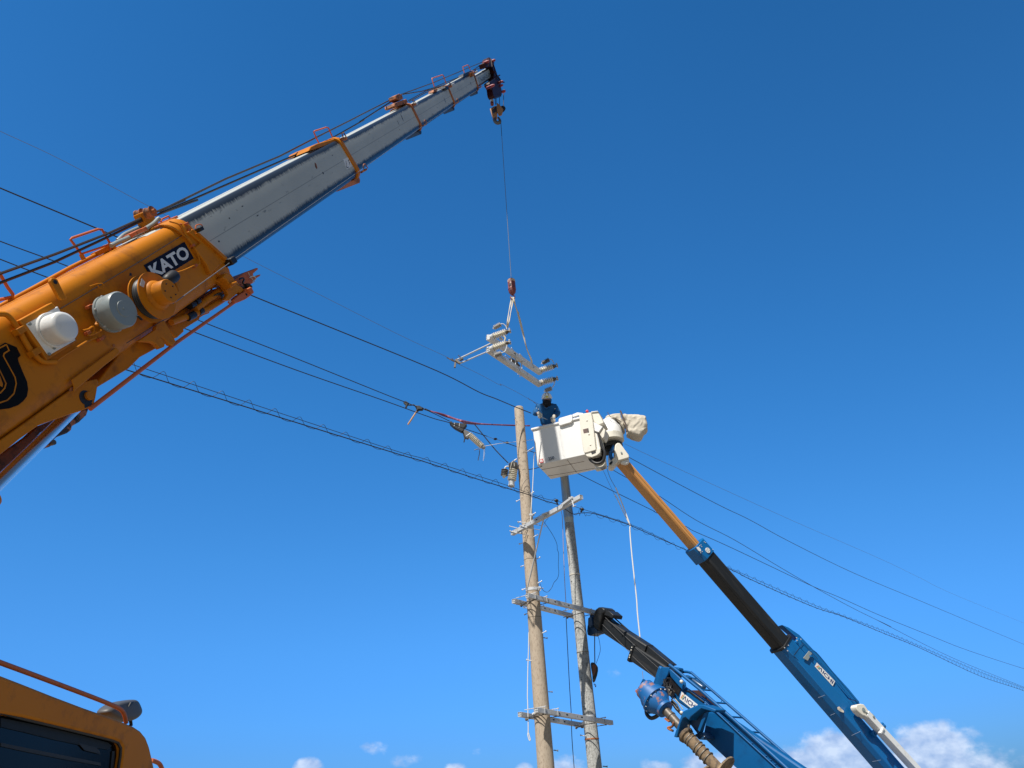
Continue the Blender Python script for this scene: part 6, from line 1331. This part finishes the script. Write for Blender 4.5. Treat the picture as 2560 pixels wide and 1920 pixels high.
# tip
def dprism(name, pts, w, th, m, parent=dt, bevel=.012, Zf=None, label=None):
    Zf = Zf or z7; mb = MB(); mb.prism([DF.on(*Zf(*c),w) for c in pts], -DF.s*th); return obj(name, mb, m, parent, DF.mat(0,0,0) if parent is dt else None, bevel=bevel, label=label)
TIP = dprism('boom_tip', ((160,205),(180,160),(205,140),(235,138),(262,158),(262,190),(240,200),(225,260),(212,330),(200,355),(160,320),(155,260)), .03, .36, BKB, bevel=.025, label='black boom tip')
dprism('tip_cap', ((240,180),(262,170),(300,172),(345,212),(335,245),(300,225),(262,212)), .0, .3, BKB, TIP)
dprism('tip_head', ((125,210),(160,205),(160,320),(200,355),(190,380),(165,385),(130,405),(105,395),(100,360),(105,310),(125,270)), -.05, .24, mat('dark_blue_steel',(.012,.05,.13),.4), TIP)
dprism('tip_head', ((110,240),(140,220),(150,300),(125,330),(108,300)), .02, .3, bpy.data.materials['dark_blue_steel'], TIP)
# top rail ladder on black sections
mb = MB(); mb.tube([DF.on(*z7(*c),-.28) for c in ((345,232),(480,350),(620,478),(860,665))], .016, 8); RL1 = obj('hose_rail', mb, BKB, dt)
for c in ((395,297),(490,380),(600,480),(680,560),(730,600),(835,660)):
    mb = MB(); p = DF.on(*z7(*c),-.24); mb.bar(p-DF.n*.02, p-DF.s*.0+DF.s*.2-DF.n*.07, .02,.02); obj('rail_bracket', mb, BKB, RL1)
mb = MB(); mb.tube([DF.on(*z7(*c),-.12) for c in ((265,215),(400,340),(560,470))], .012, 8); mb.tube([DF.on(*z7(*c),-.16) for c in ((580,480),(700,580),(860,700))], .014, 8); mb.tube([DF.on(*z7(*c),-.2) for c in ((300,215),(480,375),(640,505),(870,690))], .010, 8); obj('hydraulic_line', mb, BKB, dt)
mb = MB(); mb.prism([DF.on(*z7(*c),-.10) for c in ((560,480),(640,478),(870,668),(790,690))], -DF.s*.22); obj('hose_tray', mb, BKB, D2, bevel=.01)
# blue ladder guard rails
def dtube(name, pts, w, r, m=BLD, parent=dt, Zf=None, k=0):
    Zf = Zf or z7; P_ = [DF.on(*Zf(*c),w) for c in pts]; mb = MB(); mb.tube(smooth_path(P_,4) if k else P_, r, 10); return obj(name, mb, m, parent)
G1 = dtube('guard_rail', ((975,740),(1010,735),(1058,745),(1100,775),(1500,1120),(1850,1425),(2080,1620),(2200,1720)), -.40, .026, k=1)
dtube('guard_rail', ((862,672),(900,700),(1150,905),(1400,1130),(1700,1400),(1960,1640),(2080,1745)), .03, .03)
for a, b in (((1010,788),(1105,798)),((1150,898),(1245,908)),((1285,1018),(1385,1028)),((1430,1150),(1535,1158)),((1575,1285),(1685,1295)),((1740,1428),(1855,1436)),((1950,1582),(2065,1592)),((900,738),(980,742))):
    p, q = DF.on(*z7(*a),-.1), DF.on(*z7(*b),-.38); mb = MB(); mb.tube([p,q], .016, 8); obj('ladder_rung', mb, BLD, G1)
for a, b in (((1335,1018),(1345,1000)),((1385,1028),(1335,985)),((1830,1478),(1838,1435))):
    mb = MB(); mb.tube([DF.on(*z7(*a),-.35),DF.on(*z7(*b),-.38)], .008, 6); obj('rail_brace', mb, BLD, G1)
dtube('step_ladder', ((1190,1010),(1500,1300),(1850,1622),(1980,1740)), .03, .012)
dtube('step_ladder', ((1160,960),(1350,1110),(1500,1240),(1700,1420),(1900,1600)), -.02, .012)
for k in range(14):
    t_ = k/13; a = (1390+t_*560, 1200+t_*500); b = (1425+t_*560, 1195+t_*500)
    mb = MB(); mb.tube([DF.on(*z7(a[0],a[1]),.03),DF.on(*z7(b[0]+12,b[1]+8),-.02)], .006, 5)
    if k in (0,2,5,8,9,10,11,12,13): obj('step', mb, BLD, dt)
dprism('rail_beam', ((1060,905),(1150,905),(1600,1300),(1960,1622),(2040,1700),(1960,1700),(1500,1290),(1100,940)), -.26, .05, mat('rust_brown_edge',(.07,.03,.025),.6), dt)
dprism('winch_box', ((1000,760),(1080,800),(1170,865),(1168,895),(1140,905),(1060,850),(1010,800)), -.25, .12, mat('deep_blue_plastic',(.02,.07,.16),.3), dt, bevel=.03)
dprism('pulley_housing', ((870,690),(900,690),(945,700),(950,720),(930,725),(880,700)), -.2, .15, BLD, dt, bevel=.02)
# recess and plumbing behind the drive
dprism('dark_recess', ((860,790),(900,790),(965,880),(965,900),(940,960),(850,860)), .012, .02, GRS, D1, .004)  # flat black panel stands in for the dark inside the recess
dprism('side_post', ((785,690),(860,695),(850,750),(800,850),(760,905),(722,890),(722,850),(745,800)), .06, .05, BLD, D1, .012)
dprism('side_post', ((850,700),(880,720),(1000,830),(1010,885),(980,905),(930,850),(870,780)), .05, .04, BLD, D1, .012)
random.seed(11)
for k in range(16):
    a = (random.uniform(800,870), random.uniform(790,900)); b = (random.uniform(800,900), random.uniform(860,990)); c = ((a[0]+b[0])/2+random.uniform(-30,30), (a[1]+b[1])/2+random.uniform(-20,20))
    mb = MB(); mb.tube(smooth_path([DF.on(*z7(*p_),.10+random.uniform(-.02,.06)) for p_ in (a,c,b)],4), random.choice((.010,.014,.018)), 7); obj('drive_hose', mb, RUB, dt)
dprism('valve_block', ((812,895),(850,885),(880,920),(870,960),(835,955)), .16, .12, SAG, dt)
dtube('hydraulic_pipe', ((880,990),(930,1040),(965,1110)), .10, .016, GRS)
dtube('hydraulic_pipe', ((905,975),(950,1030),(985,1085)), .08, .012, GRY)
dtube('latch_cylinder', ((880,1010),(925,1075),(975,1125)), .06, .03, GRS)
mb = MB(); mb.ball(DF.on(*z7(972,1112),.12), .033, 10); mb.ball(DF.on(*z7(972,826),.12), .036, 10); mb.ball(DF.on(*z7(1042,1180),.2), .025, 8); obj('round_cap', mb, CRM, dt)
dprism('lower_box', ((1212,1110),(1300,1112),(1900,1665),(2300,2030),(2050,2160),(1560,1700),(1480,1625),(1186,1352),(1180,1290)), .012, .3, BLD, D1, .012)
# lettering plate partly behind the bracket
qd = [DF.on(*z7(*c),.006) for c in ((955,985),(1100,1103),(1130,1045),(974,918))]
brand(qd, D1)
dprism('panel_frame', ((985,912),(1040,905),(1100,950),(1180,1010),(1170,1020),(1085,960),(1035,920)), .012, .02, GRS, D1, .004)
# auger drive motor
ax0, ax1 = DF.on(*z7(600,890),.42), DF.on(*z7(905,1200),.42)
au = (ax1-ax0).normalized(); px_m = (DF.on(1620,1750,.42)-DF.on(1621,1750,.42)).length/3.687
def ar(w): return w*px_m*.9
c1 = DF.on(*z7(742,1002),.42); mA = (c1-DF.on(*z7(630,890),.42)).length; mN = (DF.on(*z7(832,1082),.42)-c1).length
MOT = MB(); MOT.lathe(c1-au*mA, au, [(0,ar(60)),(.01,ar(80)),(mA*.45,ar(84)),(mA*.46,ar(94)),(mA*.6,ar(94)),(mA*.61,ar(104)),(mA*.85,ar(104)),(mA*.86,ar(116)),(mA,ar(116)),(mA+.005,ar(100)),(mA+mN*.3,ar(94)),(mA+mN*.75,ar(62)),(mA+mN*.76,ar(70)),(mA+mN*.95,ar(68)),(mA+mN,ar(44))], 40); MO = obj('auger_motor', MOT, BLW, dt, smooth=40, label='blue auger motor with worn orange patches')
ee = perp(au)
for k in range(14):
    a = 2*math.pi*k/14; mb = MB(); mb.lathe(c1+au*.01+(ee[0]*math.cos(a)+ee[1]*math.sin(a))*ar(109), au, [(0,.011),(.02,.011)], 6); obj('flange_bolt', mb, GLV if k % 3 else GRS, MO)
mb = MB(); mb.bar(DF.on(*z7(615,815),.44), DF.on(*z7(760,905),.44), .04,.07); mb.bar(DF.on(*z7(622,815),.44), DF.on(*z7(580,905),.44), .03,.05); obj('motor_yoke', mb, BLD, MO, bevel=.008)
mb = MB(); mb.bar(DF.on(*z7(553,905),.48), DF.on(*z7(640,1010),.48), .035,.05); mb.bar(DF.on(*z7(560,905),.46), DF.on(*z7(600,920),.4), .035,.05); obj('motor_guard', mb, mat('orange_worn_guard',(.45,.14,.06),.6,dirt=(.05,.15,.35),amt=.6,scale=10), MO, bevel=.006)
mb = MB(); hz_ = smooth_path([DF.on(*z7(x,y),.40) for x, y in ((665,1030),(648,1085),(655,1130),(690,1162),(735,1150),(770,1120))],8); mb.tube(hz_, [.034+.004*(i%2) for i in range(len(hz_))], 10); obj('ribbed_hose', mb, RUB, MO)
mb = MB(); mb.tube([DF.on(*z7(612,730),.3),DF.on(*z7(620,810),.42)], .006, 6); mb.ball(DF.on(*z7(656,820),.46), .02, 8); obj('winch_line', mb, STL, MO)
# shaft, swivel bracket, auger
mb = MB(); mb.lathe(DF.on(*z7(815,1080),.42), DF.on(*z7(925,1200),.42)-DF.on(*z7(815,1080),.42), [(0,ar(34)),(.18,ar(33)),(.19,ar(38)),(.21,ar(38)),(.22,ar(33)),(.5,ar(33))], 20); SHF = obj('kelly_shaft', mb, SAG, dt, smooth=40)
mb = MB(); mb.tube(smooth_path([DF.on(*z7(x,y),.5) for x, y in ((905,1200),(885,1240),(850,1250),(855,1262),(895,1280)) ],5), .022, 8); mb.bar(DF.on(*z7(820,1165),.5), DF.on(*z7(860,1195),.5), .03,.03); obj('shaft_hook', mb, RST, SHF)
BRK = dprism('auger_bracket', ((900,1335),(960,1160),(985,1100),(1015,1092),(1130,1038),(1175,1040),(1290,1085),(1280,1110),(1155,1075),(1110,1110),(1060,1150),(1040,1185),(1010,1155),(985,1165),(965,1205),(930,1342)), .55, .30, BLD, dt, .014)
dprism('bracket_web', ((985,1100),(1120,1040),(1280,1090),(1210,1110),(1160,1290),(1120,1310),(1060,1230),(1040,1180)), .28, .05, BLD, BRK, .01)
dprism('bracket_web', ((1110,1110),(1165,1085),(1210,1100),(1130,1300),(1050,1220)), .34, .03, bpy.data.materials['dark_blue_steel'], BRK, .006)
dprism('bracket_foot', ((1090,1315),(1140,1290),(1200,1340),(1200,1365),(1130,1360)), .30, .25, bpy.data.materials['deep_blue_plastic'], BRK, .015)
dprism('bracket_post', ((1180,1115),(1215,1105),(1140,1290),(1120,1270)), .45, .03, BLD, BRK, .006)
mb = MB(); mb.tube(smooth_path([DF.on(*z7(x,y),.50) for x, y in ((1040,1240),(1025,1320),(1022,1350),(1060,1330),(1035,1300))],5), .010, 7); mb.tube([DF.on(*z7(1040,1225),.52),DF.on(*z7(1040,1262),.52)], .022, 8); obj('safety_cable', mb, SAG, BRK)
A0, A1 = DF.on(*z7(1000,1305),.45), DF.on(*z7(1215,1530),.45); ad = (A1-A0).normalized(); AL = (A1-A0).length
mb = MB(); mb.lathe(A0, ad, [(0,ar(50)),(.03,ar(62)),(.07,ar(58)),(.09,ar(45)),(AL,ar(41)),(AL+1.6,ar(36))], 28); AU = obj('auger', mb, DIRT, dt, smooth=40, label='soil coated auger shaft with spiral flights')
for t_ in (.0,.09,.36,.47,.63,.8):
    p = A0+ad*(AL*t_+.12); mb = MB(); mb.lathe(p, ad+V((.0,.2,.1)), [(0,ar(42)),(0,ar(50)),(.014,ar(50)),(.014,ar(42))], 24); obj('shaft_ring', mb, SAG, AU)
def flight(c, R_, turns, pitch, a0):
    mb = MB(); n_ = int(40*turns); x, y = perp(ad); rin = ar(36)
    for i in range(n_+1):
        a = a0+2*math.pi*turns*i/n_; t = pitch*turns*i/n_; u = x*math.cos(a)+y*math.sin(a)
        for rr_, dz in ((rin,0),(R_,0),(R_,.035),(rin,.035)): mb.v.append(c+ad*(t+dz)+u*rr_)
    for i in range(n_):
        for k in range(4): mb.f.append((i*4+k,i*4+(k+1)%4,i*4+4+(k+1)%4,i*4+4+k))
    mb.f += [(0,1,2,3),(n_*4+3,n_*4+2,n_*4+1,n_*4)]
    return mb
obj('flight', flight(A0+ad*(AL+.10), ar(128), 3.2, .36, .6), mat('muddy_flight',(.36,.26,.155),.9,dirt=(.07,.06,.05),amt=.85,scale=7,bump=.6,thr=.5), AU, bevel=.006)
mb = MB(); mb.box(DF.P(-3.0,-.1,-.2)-V((0,0,.4)), V((.4,0,0)), V((0,.4,0)), V((0,0,.5))); obj('boom_pedestal', mb, BLD, dt, bevel=.04)
# rusty hook block of the derrick, by the grey pole
KY = 17.1
dh = empty('rusty_hook_block', atY(*zm(1360,1330),KY), 'rust brown and black hook block hanging against the grey pole', 'hook block')
def km(pts, Y=KY): return [atY(*zm(*c),Y) for c in pts]
mb = MB(); mb.prism(km(((1312,1195),(1345,1192),(1372,1205),(1395,1235),(1410,1262),(1412,1310),(1400,1370),(1375,1445),(1355,1465),(1340,1440),(1335,1350),(1318,1260))), V((0,.16,0))); obj('cheek_plate', mb, GRS, dh, bevel=.012)
mb = MB(); mb.prism(km(((1330,1240),(1345,1215),(1395,1235),(1385,1290),(1372,1350),(1350,1385),(1335,1370)),KY-.03), V((0,.03,0))); obj('rusty_plate', mb, mat('rust_brown',(.16,.06,.035),.8,dirt=(.03,.02,.02),amt=.8,scale=12), dh, bevel=.006)
mb = MB(); mb.tube(smooth_path(km(((1360,1490),(1378,1505),(1380,1522),(1368,1525))),4), .007, 6); mb.ball(atY(*zm(1355,1432),KY-.02), .022, 8); obj('lower_ring', mb, SAG, dh)
rope('derrick_line', km(((1364,785),(1364,1000),(1367,1200))), .011, ROP, 'dark wire rope from the black boom tip down to the rusty hook block', 'rope', 1)
rope('slack_cord', km(((1395,785),(1425,880),(1442,1000),(1430,1080),(1385,1210))), .005, WIR, 'thin slack cord curving beside the rusty hook block', 'rope', 5)
